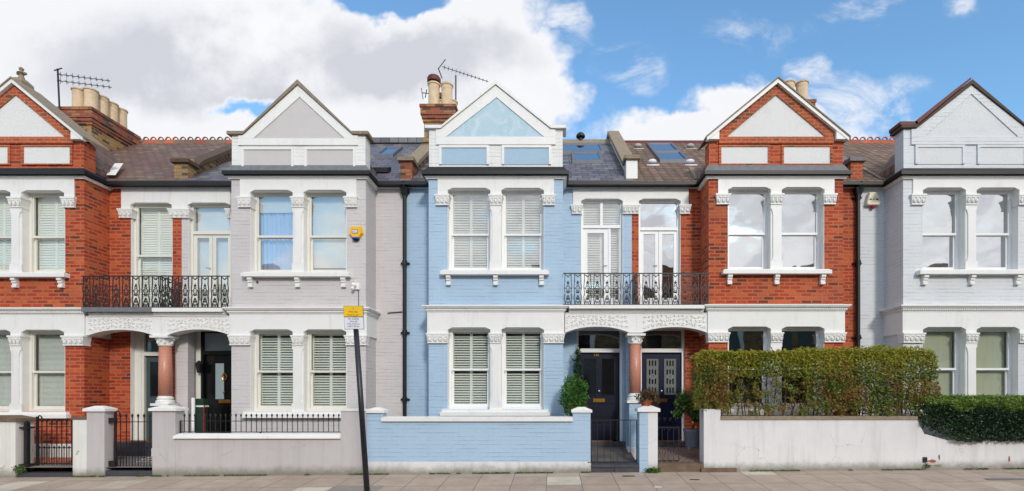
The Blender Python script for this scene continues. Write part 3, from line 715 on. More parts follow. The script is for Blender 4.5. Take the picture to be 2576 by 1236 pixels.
def gable(root, c, style, brickm, dvg):
    """parapet gable above the bay; c = centre px"""
    y0, y1 = YB, YB+.27
    x = lambda r: X(c+r, YB); z = lambda v: Z(v+dvg, YB)
    zb = Z(424, YB)
    if style in ('grey', 'blue', 'white'):
        sh = {'grey': 341, 'blue': 326, 'white': 325}[style]; ap = 216
        outline = [(x(-168), zb), (x(168), zb), (x(168), Z(sh, YB)), (x(138), Z(sh, YB)), (x(0), Z(ap, YB)), (x(-138), Z(sh, YB)), (x(-168), Z(sh, YB))]
        MB().prism(outline, y0, y1).build('gable_wall', M[brickm], root)
        # coping
        t = .065; o_ = .075; cm = {'grey': 'stone_coping', 'blue': 'white_paint', 'white': 'dark_coping'}[style]
        mb = MB(); zs, za = Z(sh, YB), Z(ap, YB)
        up = [(x(-168)-o_, zs), (x(-138), zs), (x(0), za), (x(138), zs), (x(168)+o_, zs)]
        th = .085
        pts = [(p[0], p[1]+.002) for p in up]+[(x(168)+o_, zs+t), (x(138)-.03, zs+t), (x(0), za+th*1.15), (x(-138)+.03, zs+t), (x(-168)-o_, zs+t)]
        mb.prism(pts, y0-.06, y1+.05); mb.build('coping', M[cm], root)
        if style == 'white':
            mb = MB(); mb.prism([(x(-138), zs+t+.0), (x(0)-.02, za+th*1.2), (x(0)-.02, za+th*1.2+.05), (x(-138)-.05, zs+t+.06)], y0-.05, y1+.04); mb.box(x(-168)-.1, x(-136), y0-.05, y1+.04, zs+t, zs+t+.07)
            mb.build('tile_capping', M['dark_red'], root)
        # triangular and oblong panels
        tri = {'grey': [(-112, 350), (117, 350), (4, 246)], 'blue': [(-125, 346), (121, 346), (2, 247)], 'white': [(-118, 346), (118, 346), (0, 238)]}[style]
        pm = {'grey': 'grey_panel', 'blue': 'faded_blue_render', 'white': 'pebbledash_pale'}[style]; pm2 = {'grey': 'grey_panel', 'blue': 'pebbledash_blue', 'white': 'pebbledash_pale'}[style]
        mb = MB(); mb.prism([(x(p_), Z(q_, YB)) for p_, q_ in tri], y0-.012, y0+.003); mb.build('gable_panel', M[pm], root)
        for (a, b) in {'grey': ((-136, -17), (22, 138)), 'blue': ((-136, -23), (21, 133)), 'white': ((-134, -22), (22, 134))}[style]:
            v0, v1 = {'grey': (378, 420), 'blue': (373, 415), 'white': (372, 414)}[style]
            MB().box(x(a), x(b), y0-.012, y0+.003, Z(v1, YB), Z(v0, YB)).build('gable_panel', M[pm2], root)
            mb = MB(); e = .05; e2 = .014; yy = y0-.03        # raised frame round the oblong panels
            X0, X1, Z0, Z1 = x(a), x(b), Z(v1, YB), Z(v0, YB)
            mb.box(X0-e, X1+e, yy, y0+.002, Z1, Z1+e); mb.box(X0-e, X0, yy, y0+.002, Z0, Z1); mb.box(X1, X1+e, yy, y0+.002, Z0, Z1)
            mb.build('panel_frame', M[brickm if style == 'white' else 'white_paint'], root)
        mb = MB()                                            # raking and level bands
        ly = y0-.03; d_ = .13
        T = [(x(p_), Z(q_, YB)) for p_, q_ in tri]; zs = Z(sh, YB)
        bt_ = .16 if style != 'grey' else .14
        mb.box(x(-150), x(150), ly, y0+.002, T[0][1]-bt_, T[0][1]-.002)
        mb.prism([(x(-150), T[0][1]), (T[0][0], T[0][1]), T[2], (x(0), Z(ap, YB)-.01), (x(-138), zs-.01), (x(-150), zs-.02)], ly, y0+.002)
        mb.prism([(T[1][0], T[1][1]), (x(150), T[0][1]), (x(150), zs-.02), (x(138), zs-.01), (x(0), Z(ap, YB)-.01), T[2]], ly, y0+.002)
        mb.build('gable_band', M['white_paint' if style != 'white' else brickm], root)
        rz = 7.62
    else:                                                     # red brick gable under overhanging white bargeboards
        ap = 206
        mb = MB(); mb.prism([(x(-168), zb), (x(168), zb), (x(168), Z(357, YB)), (x(146), Z(336, YB)), (x(0), Z(213, YB)), (x(-146), Z(336, YB)), (x(-168), Z(357, YB))], y0, y1)
        mb.build('gable_wall', M['red_brick'], root)
        tri = [(-125, 346), (124, 346), (-1, 241)]
        T = [(x(p_), Z(q_, YB)) for p_, q_ in tri]
        MB().prism(T, y0-.010, y0+.003).build('gable_panel', M['pebbledash_white'], root)
        mb = MB(); ly = y0-.035
        for sg in (-1, 1):
            a = T[0] if sg < 0 else T[1]
            pp = [(a[0]+sg*.145, a[1]-.0), a, T[2], (x(-1), Z(214, YB)), (x(sg*144), Z(334, YB))]
            pp = pp if sg > 0 else list(reversed(pp))
            mb.prism(pp if sg < 0 else pp, ly, y0+.002)
        mb.box(x(-144), x(144), ly, y0+.002, Z(363, YB), T[0][1]-.002); mb.build('gable_band', M['orange_brick'], root)
        for (a, b) in ((-138, -21), (19, 135)):
            MB().box(x(a), x(b), y0-.012, y0+.003, Z(413, YB), Z(371, YB)).build('gable_panel', M['pebbledash_white'], root)
            mb = MB(); e = .05; X0, X1, Z0, Z1 = x(a), x(b), Z(413, YB), Z(371, YB)
            mb.box(X0-e, X1+e, y0-.025, y0+.002, Z1, Z1+e*.8); mb.box(X0-e, X0, y0-.025, y0+.002, Z0-.03, Z1); mb.box(X1, X1+e, y0-.025, y0+.002, Z0-.03, Z1); mb.box(X0, X1, y0-.025, y0+.002, Z0-.03, Z0)
            mb.build('panel_frame', M['orange_brick'], root)
        # bargeboards with boxed ends
        mb = MB(); t = .062; yb0 = y0-.11
        A = (x(0), Z(ap, YB)); sl_ = (Z(ap, YB)-Z(352, YB))/(x(178)-x(0))
        for sg in (-1, 1):
            E = (x(0)+sg*(x(178)-x(0)), Z(352, YB))
            q = [A, E, (E[0]-sg*.02, E[1]-t), (A[0], A[1]-t*1.35)]
            mb.prism(q if sg < 0 else list(reversed(q)), yb0, y0-.04)
            k_ = [(x(sg*146), Z(356, YB)), (x(sg*170), Z(356, YB)), (x(sg*178), Z(354, YB)), (x(sg*146), Z(326, YB))]
            mb.prism(k_ if sg > 0 else list(reversed(k_)), yb0+.01, y0+.03)
        mb.build('bargeboard', M['white_paint'], root)
        rz = Z(ap, YB)
        mb = MB()                                             # verge: thin tile edge over the boards
        for sg in (-1, 1):
            E = (x(0)+sg*(x(180)-x(0)), Z(354, YB)); q = [(A[0], A[1]+.035), (E[0], E[1]+.035), (E[0], E[1]+.004), (A[0], A[1]+.004)]
            mb.prism(q if sg < 0 else list(reversed(q)), yb0-.02, y1+.22)
        mb.build('verge_tiles', M['stone_coping'], root)
        rz = 7.60
    # roof of the gable running back into the main slope
    rm = {'grey': 'slate_grey', 'blue': 'slate_grey', 'white': 'brown_tiles', 'red': 'brown_tiles', 'oldred': 'slate_brown'}[style]
    mb = MB(); cx = x(0); hw = 1.36; slope = .86
    yr = 11.1+(rz-6.14)/.727+.05; ze = rz-hw*slope; ye = 11.1+(ze-6.14)/.727+.05
    for sg in (-1, 1):
        a = [(cx, y1+.002, rz), (cx, yr, rz), (cx+sg*hw, ye, ze), (cx+sg*hw, y1+.002, ze)]
        mb.face(a if sg < 0 else list(reversed(a)))
        mb.face([(cx+sg*hw, y1+.002, ze), (cx+sg*hw, ye, ze), (cx+sg*hw, ye, 6.05), (cx+sg*hw, y1+.002, 6.05)])
    mb.build('gable_roof', M[rm], root)

ROOF_Y0, ROOF_Z0, RIDGE_Y, PITCH = 11.02, 6.08, 14.7, .727
RIDGE_Z = ROOF_Z0+(RIDGE_Y-ROOF_Y0)*PITCH
def roof_z(y): return ROOF_Z0+(y-ROOF_Y0)*PITCH+.045
def main_roof(root, x0, x1, rm, ridge):
    mb = MB()
    mb.prism_x([(ROOF_Y0, ROOF_Z0-.03), (ROOF_Y0, ROOF_Z0+.045), (RIDGE_Y, RIDGE_Z+.045), (RIDGE_Y+3.6, ROOF_Z0+.1), (RIDGE_Y+3.6, ROOF_Z0), (RIDGE_Y, RIDGE_Z-.05)][::-1], x0, x1)
    r = mb.build('roof', M[rm], root)
    rg = MB()
    if ridge == 'crested':
        rg.prism_x([(RIDGE_Y-.13, RIDGE_Z-.06), (RIDGE_Y, RIDGE_Z+.12), (RIDGE_Y+.13, RIDGE_Z-.06)][::-1], x0, x1)
        x = x0+.1
        while x < x1-.05:
            rg.tube([(x+.075*math.cos(t), RIDGE_Y, RIDGE_Z+.105+.085*math.sin(t)) for t in [math.pi*i/6 for i in range(7)]], .02, 4); x += .215
        rg.build('ridge_tiles', M['red_ridge'], r)
    elif ridge == 'lead':
        rg.box(x0, x1, RIDGE_Y-.32, RIDGE_Y+.2, RIDGE_Z-.16, RIDGE_Z+.07); rg.build('ridge_tiles', M['lead'], r)
    elif ridge == 'dark':
        rg.box(x0, x1, RIDGE_Y-.25, RIDGE_Y+.2, RIDGE_Z-.1, RIDGE_Z+.06); rg.build('ridge_tiles', M['slate_grey'], r)
    elif ridge == 'white':
        rg.prism_x([(RIDGE_Y-.16, RIDGE_Z-.08), (RIDGE_Y, RIDGE_Z+.13), (RIDGE_Y+.16, RIDGE_Z-.08)][::-1], x0, x1); rg.build('ridge_tiles', M['stone_coping'], r)
    else:
        rg.prism_x([(RIDGE_Y-.14, RIDGE_Z-.06), (RIDGE_Y, RIDGE_Z+.10), (RIDGE_Y+.14, RIDGE_Z-.06)][::-1], x0, x1); rg.build('ridge_tiles', M['dark_red'], r)
    return r
def skylight(root, roof, x0, x1, ya, yb):
    mb = MB(); h = .085; w = .07
    def sl(x0_, x1_, y0_, y1_, h0, h1, m_):
        m_.v += [(x0_, y0_, roof_z(y0_)+h0), (x1_, y0_, roof_z(y0_)+h0), (x1_, y1_, roof_z(y1_)+h0), (x0_, y1_, roof_z(y1_)+h0), (x0_, y0_, roof_z(y0_)+h1), (x1_, y0_, roof_z(y0_)+h1), (x1_, y1_, roof_z(y1_)+h1), (x0_, y1_, roof_z(y1_)+h1)]
        b = len(m_.v)-8
        for q in ((0, 3, 2, 1), (4, 5, 6, 7), (0, 1, 5, 4), (1, 2, 6, 5), (2, 3, 7, 6), (3, 0, 4, 7)): m_.f.append(tuple(b+i for i in q)); m_.m.append(0)
    sl(x0, x0+w, ya, yb, -.02, h, mb); sl(x1-w, x1, ya, yb, -.02, h, mb); sl(x0+w, x1-w, ya, ya+w, -.02, h, mb); sl(x0+w, x1-w, yb-w, yb, -.02, h, mb)
    s_ = mb.build('skylight', M['grey_plastic'], roof)
    gm = MB(); sl(x0+w, x1-w, ya+w, yb-w, -.01, h*.6, gm); gm.build('pane', M['roof_glass'], s_)
def party_parapet(root, xc, w, ztop, face, copm, side, pierm, w2=None):
    """stepped wall standing above the roofs on the party line"""
    mb = MB(); x0, x1 = xc-w/2, xc+w/2
    ys, yp = 11.18, 11.44
    mb.prism_x([(yp-.002, 6.0), (15.0, roof_z(15.0)-.4), (15.0, roof_z(14.7)+.22), (14.7, roof_z(14.7)+.24), (11.6, roof_z(11.6)+.20), (yp-.002, roof_z(11.6)+.24)], x0+.02, x1-.02)
    pw = mb.build('party_wall', M[side], root)
    pr = MB(); pr.box(xc-(w2 or w)/2, xc+(w2 or w)/2, ys, yp, 6.02, ztop-.06); pr.build('parapet_pier', M[pierm], pw)
    cp = MB(); w3 = (w2 or w)/2+.05
    cp.box(xc-w3, xc+w3, ys-.06, yp+.05, ztop-.06, ztop+.02)
    a, b = roof_z(11.6)+.20, roof_z(14.7)+.24
    cp.prism_x([(yp, ztop-.04), (11.62, a+.002), (14.72, b+.002), (15.1, b-.02), (15.1, b+.06), (14.7, b+.09), (11.62, a+.10), (yp+.02, ztop+.02)], x0-.05, x1+.05)
    cp.build('coping', M[copm], pw)
def chimney(root, x0, x1, y0, y1, zt, pots, upper='chimney_brick', lower='stock_brick', zb=6.3):
    mb = MB(); mb.box(x0+.08, x1-.08, y0+.08, y1-.08, zb, zt-.42); mb.box(x0+.045, x1-.045, y0+.045, y1-.045, zt-.95, zt-.87)
    st = mb.build('chimney_stack', M[lower], root)
    mb = MB(); mb.box(x0+.05, x1-.05, y0+.05, y1-.05, zt-.42, zt-.34); mb.box(x0+.025, x1-.025, y0+.025, y1-.025, zt-.34, zt-.26); mb.box(x0, x1, y0, y1, zt-.26, zt-.075); mb.box(x0-.02, x1+.02, y0-.02, y1+.02, zt-.075, zt)
    mb.frustum((x0+.02, x1-.02, y0+.02, y1-.02, zt), (x0+.14, x1-.14, y0+.14, y1-.14, zt+.06)); mb.build('corbelled_head', M[upper], st)
    for (px_, py_, h, cowl) in pots:
        z = zt+.02; r = .145; p_ = MB(); p_.smooth = False
        p_.lathe(px_, py_, [(r*1.0, z), (r*.97, z+h*.75), (r*1.0, z+h*.78), (r*1.0, z+h*.82), (r*.98, z+h*.84), (r*1.0, z+h*.92), (r*1.13, z+h*.94), (r*1.15, z+h), (r*.86, z+h), (r*.84, z+h-.08)], 20)
        pt = p_.build('chimney_pot', M['terracotta_pot'], st)
        if cowl:
            MB().lathe(px_, py_, [(r*.8, z+h-.03), (r*.8, z+h+.04), (r*1.2, z+h+.05), (r*1.22, z+h+.14), (r*1.0, z+h+.19), (.02, z+h+.21)], 16).build('chimney_cowl', M['dark_red'], st)

def relief(mb, x0, x1, zlo, zhi, y, seed):
    rnd = random.Random(seed); n = int((x1-x0)/.085)
    for i in range(n):
        cx = x0+(x1-x0)*(i+.5)/n; zc = (zlo+zhi(cx))/2 if callable(zhi) else (zlo+zhi)/2
        zt_ = zlo; zb_ = zhi(cx)
        for r_ in range(2 if abs(zt_-zb_) < .2 else 3):
            zz_ = zb_+(zt_-zb_)*(r_+.5)/(2 if abs(zt_-zb_) < .2 else 3)+rnd.uniform(-.01, .01); s_ = rnd.choice((-1, 1)); R = rnd.uniform(.026, .040); a0 = rnd.uniform(0, 6.28)
            mb.tube([(cx+rnd.uniform(-.005, .005)+R*(1-.13*t)*math.cos(a0+s_*t*.85), y-.006, zz_+R*(1-.13*t)*math.sin(a0+s_*t*.85)) for t in range(6)], .012, 4)
            mb.ball((cx+rnd.uniform(-.03, .03), y-.006, zz_+rnd.uniform(-.03, .03)), (.018, .018, .018), 5, 3)

def porch(root, xa, xb, zt, zspr, zcr, zbal, cm, legs, seed):
    """arched spandrel with relief, soffit slab; xa..xb clear opening"""
    la, lb = legs
    pts = [(xa-la, zspr), (xa, zspr)]
    n = 14
    for i in range(1, n):
        t = i/n; pts.append((xa+(xb-xa)*t, zspr+(zcr-zspr)*(1-abs(2*t-1)**2.3)))
    pts += [(xb, zspr), (xb+lb, zspr), (xb+lb, zt), (xa-la, zt)]
    mb = MB(); mb.prism(pts, YB, YB+.28); sp_ = mb.build('porch_arch', M['white_paint'], root)
    r = MB(); f = lambda cx: (zspr+(zcr-zspr)*(1-abs(2*(cx-xa)/(xb-xa)-1)**2.3))+.05
    relief(r, xa+.02, xb-.02, zt-.035, f, YB-.0, seed)
    r.build('relief_carving', M['white_paint'], sp_)
    bd = MB(); bd.box(xa-.0, xb+.0, YB-.012, YB+.002, zt-.022, zt-.004); bd.build('panel_bead', M['white_paint'], sp_)
    MB().box(xa-la, xb+lb, YB+.28, YR+.2, zt-.02, zbal-.08).build('porch_ceiling', M['white_paint'], root)

def house(i, x0, x1, style, wallm, dv, label, bays, recess, roofm, ridge):
    c = GC[i]; cx = X(c, YB)
    root = thing('terraced_house', (cx, YB, .3), label, 'house', HOUSES)
    z = lambda v: Z(v+dv, YB); x = lambda r: cx+r/PXM
    wm = M[wallm]; L, R = x(-169), x(169)
    ops = [(x(-121), x(-13.5)), (x(13.5), x(121))]
    zg0, zg1, zu0, zu1 = z(1030), z(824), z(682), z(474)
    ztop = Z(441, YB)
    # bay
    mb = MB(); wall_holes(mb, L, R, -.3, ztop, [(a, b, zg0, zg1) for a, b in ops]+[(a, b, zu0, zu1) for a, b in ops], YB, YB+.22)
    for s0, s1 in ((L, L+.22), (R-.22, R)): mb.box(s0, s1, YB+.22, YR+.05, -.3, ztop)
    mb.build('bay_wall', wm, root)
    # white upper frieze
    f = .026
    MB().prism(frieze_poly(x(-146), x(146), Z(448, YB), z(492), ops, zu1), YB-f, YB+.004).build('frieze', M['white_paint'], root)
    # lower frieze, wrapping the returns
    mb = MB(); mb.prism(frieze_poly(L-.002, R+.002, z(786), z(840), ops, zg1), YB-f, YB+.004)
    for s0, s1 in ((L-f, L-.002), (R+.002, R+f)): mb.box(s0, s1, YB-f, YR, z(840), z(786))
    mb.build('frieze', M['white_paint'], root)
    for (a, b) in ((-153, -115), (-18, 18), (115, 151)): capital(root, x(a), x(b), z(518), z(492), YB-f, seed=i)
    for (a, b) in ((-174, -117), (-17, 17), (117, 174)): capital(root, x(a), x(b), z(864), z(839), YB-f, seed=i+9)
    # mullions
    for (zb, zt_) in ((z(683), z(517)), (z(1034), z(863))):
        mb = MB(); mb.box(x(-13.2), x(13.2), YB-.012, YB+.006, zb, zt_); w_ = x(14.4)
        mb.box(x(-15.5), x(15.5), YB-.034, YB-.012, zb, zb+.20); mb.box(x(-14.4), x(14.4), YB-.030, YB-.012, zt_-.10, zt_)
        mb.prism([(x(-12), zb+.20), (x(12), zb+.20), (x(8.5), zb+.28), (x(8.5), zt_-.22), (x(12), zt_-.10), (x(-12), zt_-.10), (x(-8.5), zt_-.22), (x(-8.5), zb+.28)], YB-.036, YB-.012)
        mb.build('mullion', M['white_paint'], root)
    fm = 'cream_frame' if i in (1, 2) else 'white_frame'
    rv = MB(); e = .006
    for (a, b) in ops:
        for (za, zb_) in ((zg0, zg1), (zu0, zu1)):
            rv.box(a-.001, a+e, YB-.004, YB+.21, za, zb_); rv.box(b-e, b+.001, YB-.004, YB+.21, za, zb_); rv.box(a+e, b-e, YB-.004, YB+.21, zb_-e, zb_+.001)
    rv.build('window_reveal', M['white_paint'], root)
    for j, (a, b) in enumerate(ops):
        kg, gg = bays['g'][j]; ku, gu = bays['u'][j]
        sash_window(root, a, b, zg0, zg1, YB+.14, z(926), kg, gg, fm)
        sash_window(root, a, b, zu0, zu1, YB+.14, z(582), ku, gu, fm)
    # sills
    mb = MB(); mb.box(x(-137), x(133), YB-.13, YB+.15, z(694), z(684.5)); mb.box(x(-133), x(129), YB-.10, YB+.14, z(684.5), z(682)-.001)
    s_ = mb.build('sill', M['white_paint'], root)
    for a in (-118, 0, 115):
        mb = MB(); ztt = z(694)
        for q, (pj, h) in enumerate(((.10, .06), (.075, .05), (.055, .05), (.07, .045))):
            mb.box(x(a-5.5), x(a+5.5), YB-pj, YB+.002, ztt-h, ztt-.0005); ztt -= h
        mb.build('sill_bracket', M['white_paint'], s_)
    mb = MB(); mb.box(x(-138), x(136), YB-.11, YB+.15, z(1046), z(1036)); mb.box(x(-134), x(132), YB-.075, YB+.14, z(1036), z(1030)-.001); mb.build('sill', M['white_paint'], root)
    # string course between the storeys
    lay = [(.115, z(773.5), z(770)), (.09, z(776.5), z(773.5)), (.055, z(783), z(776.5)), (.035, z(786), z(783))]
    moulding(root, lay, L, R, YB, YR+.01, (.055, z(782), z(778), .045))
    # eaves cornice and gutter
    moulding(root, [(.075, Z(443, YB-.1), Z(438.5, YB-.1)), (.045, Z(449, YB-.05), Z(443, YB-.1))], L, R, YB, YR+.01, None, 'eaves_cornice')
    gt = MB(); zg_a, zg_b = Z(438, YB-.13), Z(427.5, YB-.15)
    gt.box(L-.12, R+.12, YB-.13, YR-.10, zg_a, zg_b); gt.box(L-.10, R+.10, YB-.10, YR-.10, zg_a-.014, zg_a)
    ld = MB(); tl_ = Z({2: 417, 4: 416, 3: 421}.get(i, 424.5), YB); ld.frustum((L-.11, R+.11, YB-.07, YR, zg_b), (L-.01, R+.01, YB-.02, YR, tl_))
    # recesses
    for (side, xa, xb) in (('L', x0, L), ('R', R, x1)):
        if xb-xa < .05: continue
        rc = recess.get(side)
        zw = Z(470, YR)
        holes = []
        if rc:
            holes = [(rc['u'][0], rc['u'][1], rc['zu0'], rc['zu1']), (rc['g'][0], rc['g'][1], rc['zg0'], rc['zg1'])]
        mb = MB(); wall_holes(mb, xa, xb, -.3, zw, holes, YR, YR+.2)
        mb.build('recessed_wall', wm, root)
        cr = MB(); cr.box(xa, xb, YR-.075, YR+.002, Z(469.5, YR), Z(465.5, YR)); cr.box(xa, xb, YR-.045, YR+.002, Z(475, YR), Z(469.5, YR)); cr.build('eaves_cornice', M['white_paint'], root)
        gt.box(xa, xb, YR-.20, YR-.03, zg_a+.005, zg_b-.005)
    gt.build('gutter', M['gutter_black'], root)
    ld.build('lead_flashing', M['lead' if i in (2, 4) else 'gutter_black'], root)
    # floors, party walls, back wall: what one sees through the glass
    mb = MB()
    for zf in (.36, 3.12, 5.96): mb.box(x0+.12, x1-.12, YR+.21, 14.6, zf-.12, zf)
    for zf in (.36, 3.12, 5.96): mb.box(L+.23, R-.23, YB+.23, YR+.209, zf-.12, zf)
    mb.box(x0+.0, x0+.11, YR+.21, 18.0, -.3, 6.0); mb.box(x1-.11, x1-.0, YR+.21, 18.0, -.3, 6.0); mb.box(x0+.11, x1-.11, 14.6, 14.8, -.3, 6.0); mb.box(x0+.11, x1-.11, 17.8, 18.0, -.3, 6.0)
    mb.build('interior', M['interior'], root)
    gable(root, c, style, {'grey': 'white_paint_brick', 'blue': 'white_paint_brick', 'white': 'pale_paint_brick', 'red': 'red_brick', 'oldred': 'red_brick'}[style], 0)
    r = main_roof(root, x0, x1, roofm, ridge)
    return root, r, dict(L=L, R=R, x=x, z=z, cx=cx)

G, MR, DK, LT = 'window_glass', 'mirror_glass', 'dark_glass', 'lit_glass'
zb3 = Z(770, YB); zb1 = Z(777, YB)
def rec(u, g_, su, sg, bal, dthr): return dict(u=u, g=g_, zu0=bal, zu1=su, zg0=dthr, zg1=sg)
DTH = .50
xs_ = lambda u: X(u, YR)
R1 = rec((xs_(330), xs_(434)), (xs_(329), P12-.13), Z(511, YR), 2.88, zb1+.02, DTH-.06)
R2 = rec((xs_(474), xs_(580)), (xs_(476)+.02, X(597, 11.4)), Z(511, YR), 2.88, zb1+.02, DTH-.06)
R3 = rec((xs_(1461), xs_(1566)), (xs_(1449), xs_(1566)), Z(501, YR), 2.93, zb3+.02, DTH-.06)
R4 = rec((xs_(1606), xs_(1711)), (xs_(1609), xs_(1723)), Z(501, YR), 2.93, zb3+.02, DTH-.06)
x5 = X(2440, YB)+169/PXM
R5 = rec((x5+.3, P56-.14), (x5+.15, P56-.14), Z(501, YR), 2.93, zb3+.02, DTH-.06)
h1, r1, d1 = house(1, P01, P12, 'oldred', 'red_brick', 6, 'far left red brick terraced house, white shutters upstairs, five-pot chimney behind its gable', dict(g=[('venetian', G), ('venetian', G)], u=[('closed_shutter', G), ('closed_shutter', G)]), {'R': R1}, 'slate_brown', 'crested')
h2, r2, d2 = house(2, P12, P23, 'grey', 'grey_paint_brick', 5, 'warm grey painted terraced house with grey gable panel and yellow alarm box', dict(g=[('shutter', G), ('shutter', G)], u=[('curtain', LT), ('roman', LT)]), {'L': R2}, 'slate_grey', 'dark')
h3, r3, d3 = house(3, P23, P34, 'blue', 'blue_paint_brick', 0, 'sky blue painted terraced house with white trim, in the middle of the row', dict(g=[('shutter', G), ('shutter', G)], u=[('half_shutter', LT), ('half_shutter', LT)]), {'R': R3}, 'slate_grey', 'white')
h4, r4, d4 = house(4, P34, P45, 'red', 'red_brick', -2, 'red brick terraced house right of the blue one, tall hedge before its bay', dict(g=[('dark', DK), ('dark', DK)], u=[('roller_pale', MR), ('roller_pale', MR)]), {'L': R4}, 'brown_tiles', 'red')
h5, r5, d5 = house(5, P45, P56, 'white', 'pale_paint_brick', -1, 'pale grey painted terraced house at far right, its gable edged with dark red tiles', dict(g=[('roller', G), ('roller', G)], u=[('roller_pale', MR), ('roller_pale', MR)]), {'R': R5}, 'brown_tiles', 'crested')

# recess storeys: upper friezes, capitals, pier, doors
def upper_recess(hr, R_, xl, xr, caps, kind, gl, single, wide=None, sash=False):
    z1 = R_['zu1']; zc0, zc1 = z1-.34, z1-.145
    MB().prism(frieze_poly(xl, xr, Z(475.5, YR), zc1, [R_['u']], z1), YR-.026, YR+.003).build('frieze', M['white_paint'], hr)
    a, b = R_['u']; e = .006; rv = MB(); rv.box(a+e, b-e, YR-.005, YR+.19, z1-e, z1+.001); rv.box(a-.001, a+e, YR-.005, YR+.19, R_['zu0'], z1); rv.box(b-e, b+.001, YR-.005, YR+.19, R_['zu0'], z1); rv.build('window_reveal', M['white_paint'], hr)
    for (a, b) in caps: capital(hr, a, b, zc0, zc1, YR-.026, .1, seed=3)
    if sash:
        sash_window(hr, R_['u'][0], R_['u'][1], R_['zu0'], z1, YR+.08, R_['zu0']+1.3, kind, gl, 'cream_frame')
    else:
        french_doors(hr, R_['u'][0], R_['u'][1], R_['zu0'], z1, YR+.08, z1-.60 if not single else z1-.55, kind, gl, single, 'white_frame' if single or gl == MR else 'cream_frame')
upper_recess(h1, R1, xs_(307), P12, [(xs_(300), xs_(338))], 'closed_shutter', G, False, sash=True)
upper_recess(h2, R2, P12, xs_(580), [(xs_(426), xs_(482)), (xs_(569), xs_(583))], 'roller_pale', LT, False)
upper_recess(h3, R3, xs_(1441), P34, [(xs_(1435), xs_(1466)), (xs_(1564), xs_(1608))], 'half_shutter', LT, True)
upper_recess(h4, R4, P34, xs_(1731), [(xs_(1706), xs_(1737))], 'dark', MR, False)
upper_recess(h5, R5, x5+.1, P56, [(x5+.08, x5+.3)], 'dark', G, False)
# front doors
MB().box(R1['g'][0], R1['g'][0]+.15, YR+.10, YR+.2, DTH-.06, 2.88).build('door_reveal_panel', M['cream_frame'], h1)
MB().box(R1['g'][0]-.002, R1['g'][0]+.006, YR-.004, YR+.2, DTH-.06, 2.88).build('door_reveal_panel', M['white_paint'], h1)
front_door(h1, R1['g'][0]+.15, R1['g'][1], DTH-.06, 2.88, Z(896, 11.4), YR+.14, M['teal_paint'], 'plain', 'cream_frame')
front_door(h2, R2['g'][0]+.16, R2['g'][1], DTH-.06, 2.88, Z(893, 11.4), YR+.14, M['black_paint'], 'centre_light', 'black_paint')
MB().box(R2['g'][0], R2['g'][0]+.16, YR+.1, YR+.2, DTH-.06, 2.88).build('door_reveal_panel', M['cream_frame'], h2)
dd3 = front_door(h3, R3['g'][0], R3['g'][1], DTH-.06, 2.93, Z(888, 11.4), YR+.10, M['navy_paint'], 'plain')
front_door(h4, R4['g'][0]-.0, R4['g'][1], DTH-.06, 2.93, Z(888, 11.4), YR+.10, M['blue_paint'], 'glazed_pair')
# porches
xx = lambda u: X(u, YB)
porch(h1, xx(221), xx(385), Z(795, YB), Z(844, YB), Z(830, YB), zb1, None, (xx(221)-d1['R']-.03, P12-xx(385)-.0), 11)
porch(h2, xx(418), xx(579), Z(795, YB), Z(844, YB), Z(829, YB), zb1, None, (xx(418)-P12-.002, d2['L']-xx(579)-.03), 12)
porch(h3, xx(1421), xx(1583), Z(787, YB), Z(837, YB), Z(822, YB), zb3, None, (.0, P34-xx(1583)), 13)
porch(h4, xx(1614), xx(1778), Z(787, YB), Z(837, YB), Z(823, YB), zb3, None, (xx(1614)-P34-.002, .0), 14)
for hr, xa, xb, zt_, ztop in ((h1, d1['R']+.12, P12, Z(795, YB), zb1), (h2, P12+.002, d2['L']-.12, Z(795, YB), zb1), (h3, d3['R']+.12, P34, Z(787, YB), zb3), (h4, P34+.002, d4['L']-.12, Z(787, YB), zb3)):
    mb = MB(); mb.box(xa, xb, YB-.03, YR, zt_, zt_+.03); mb.box(xa, xb, YB-.05, YR-.001, zt_+.03, zt_+.07); mb.box(xa, xb, YB-.12, YR-.002, zt_+.07, ztop)
    x_ = xa+.02
    while x_ < xb-.03: mb.box(x_, x_+.022, YB-.064, YB-.049, zt_+.036, zt_+.062); x_ += .045
    mb.build('balcony_ledge', M['white_paint'], hr)
MB().box(d1['R']+.06, xx(393), YB-.135, YB-.02, zb1-.085, zb1+.006).build('lead_edging', M['lead'], h1)
# porch dividing piers and steps
for hr, pa, pb, m_ in ((h1, P12-.13, P12-.001, 'red_brick'), (h2, P12+.001, P12+.28, 'grey_paint_brick'), (h3, P34-.16, P34-.001, 'blue_paint_brick'), (h4, P34+.001, P34+.16, 'red_brick')):
    MB().box(pa, pb, YR-.2, YR-.002, .1, 2.9).build('porch_pier', M[m_], hr)
for hr, pa, pb, m_, fm_ in ((h1, d1['R'], P12, 'dark_tiles', 'slate_step'), (h2, P12, d2['L'], 'chequer_tiles', 'slate_step'), (h3, d3['R'], P34, 'dark_tiles', 'black_paint'), (h4, P34, d4['L'], 'striped_tiles', 'black_paint')):
    st = MB(); st.box(pa+.03, pb-.03, YB+.42, YR+.3, .1, DTH-.06); st.build('door_step', M['slate_step'], hr)
    MB().box((pa+pb)/2-.40, (pa+pb)/2+.33, YB+.46, YR-.03, DTH-.06, DTH-.035).build('doormat', M['doormat'], hr)
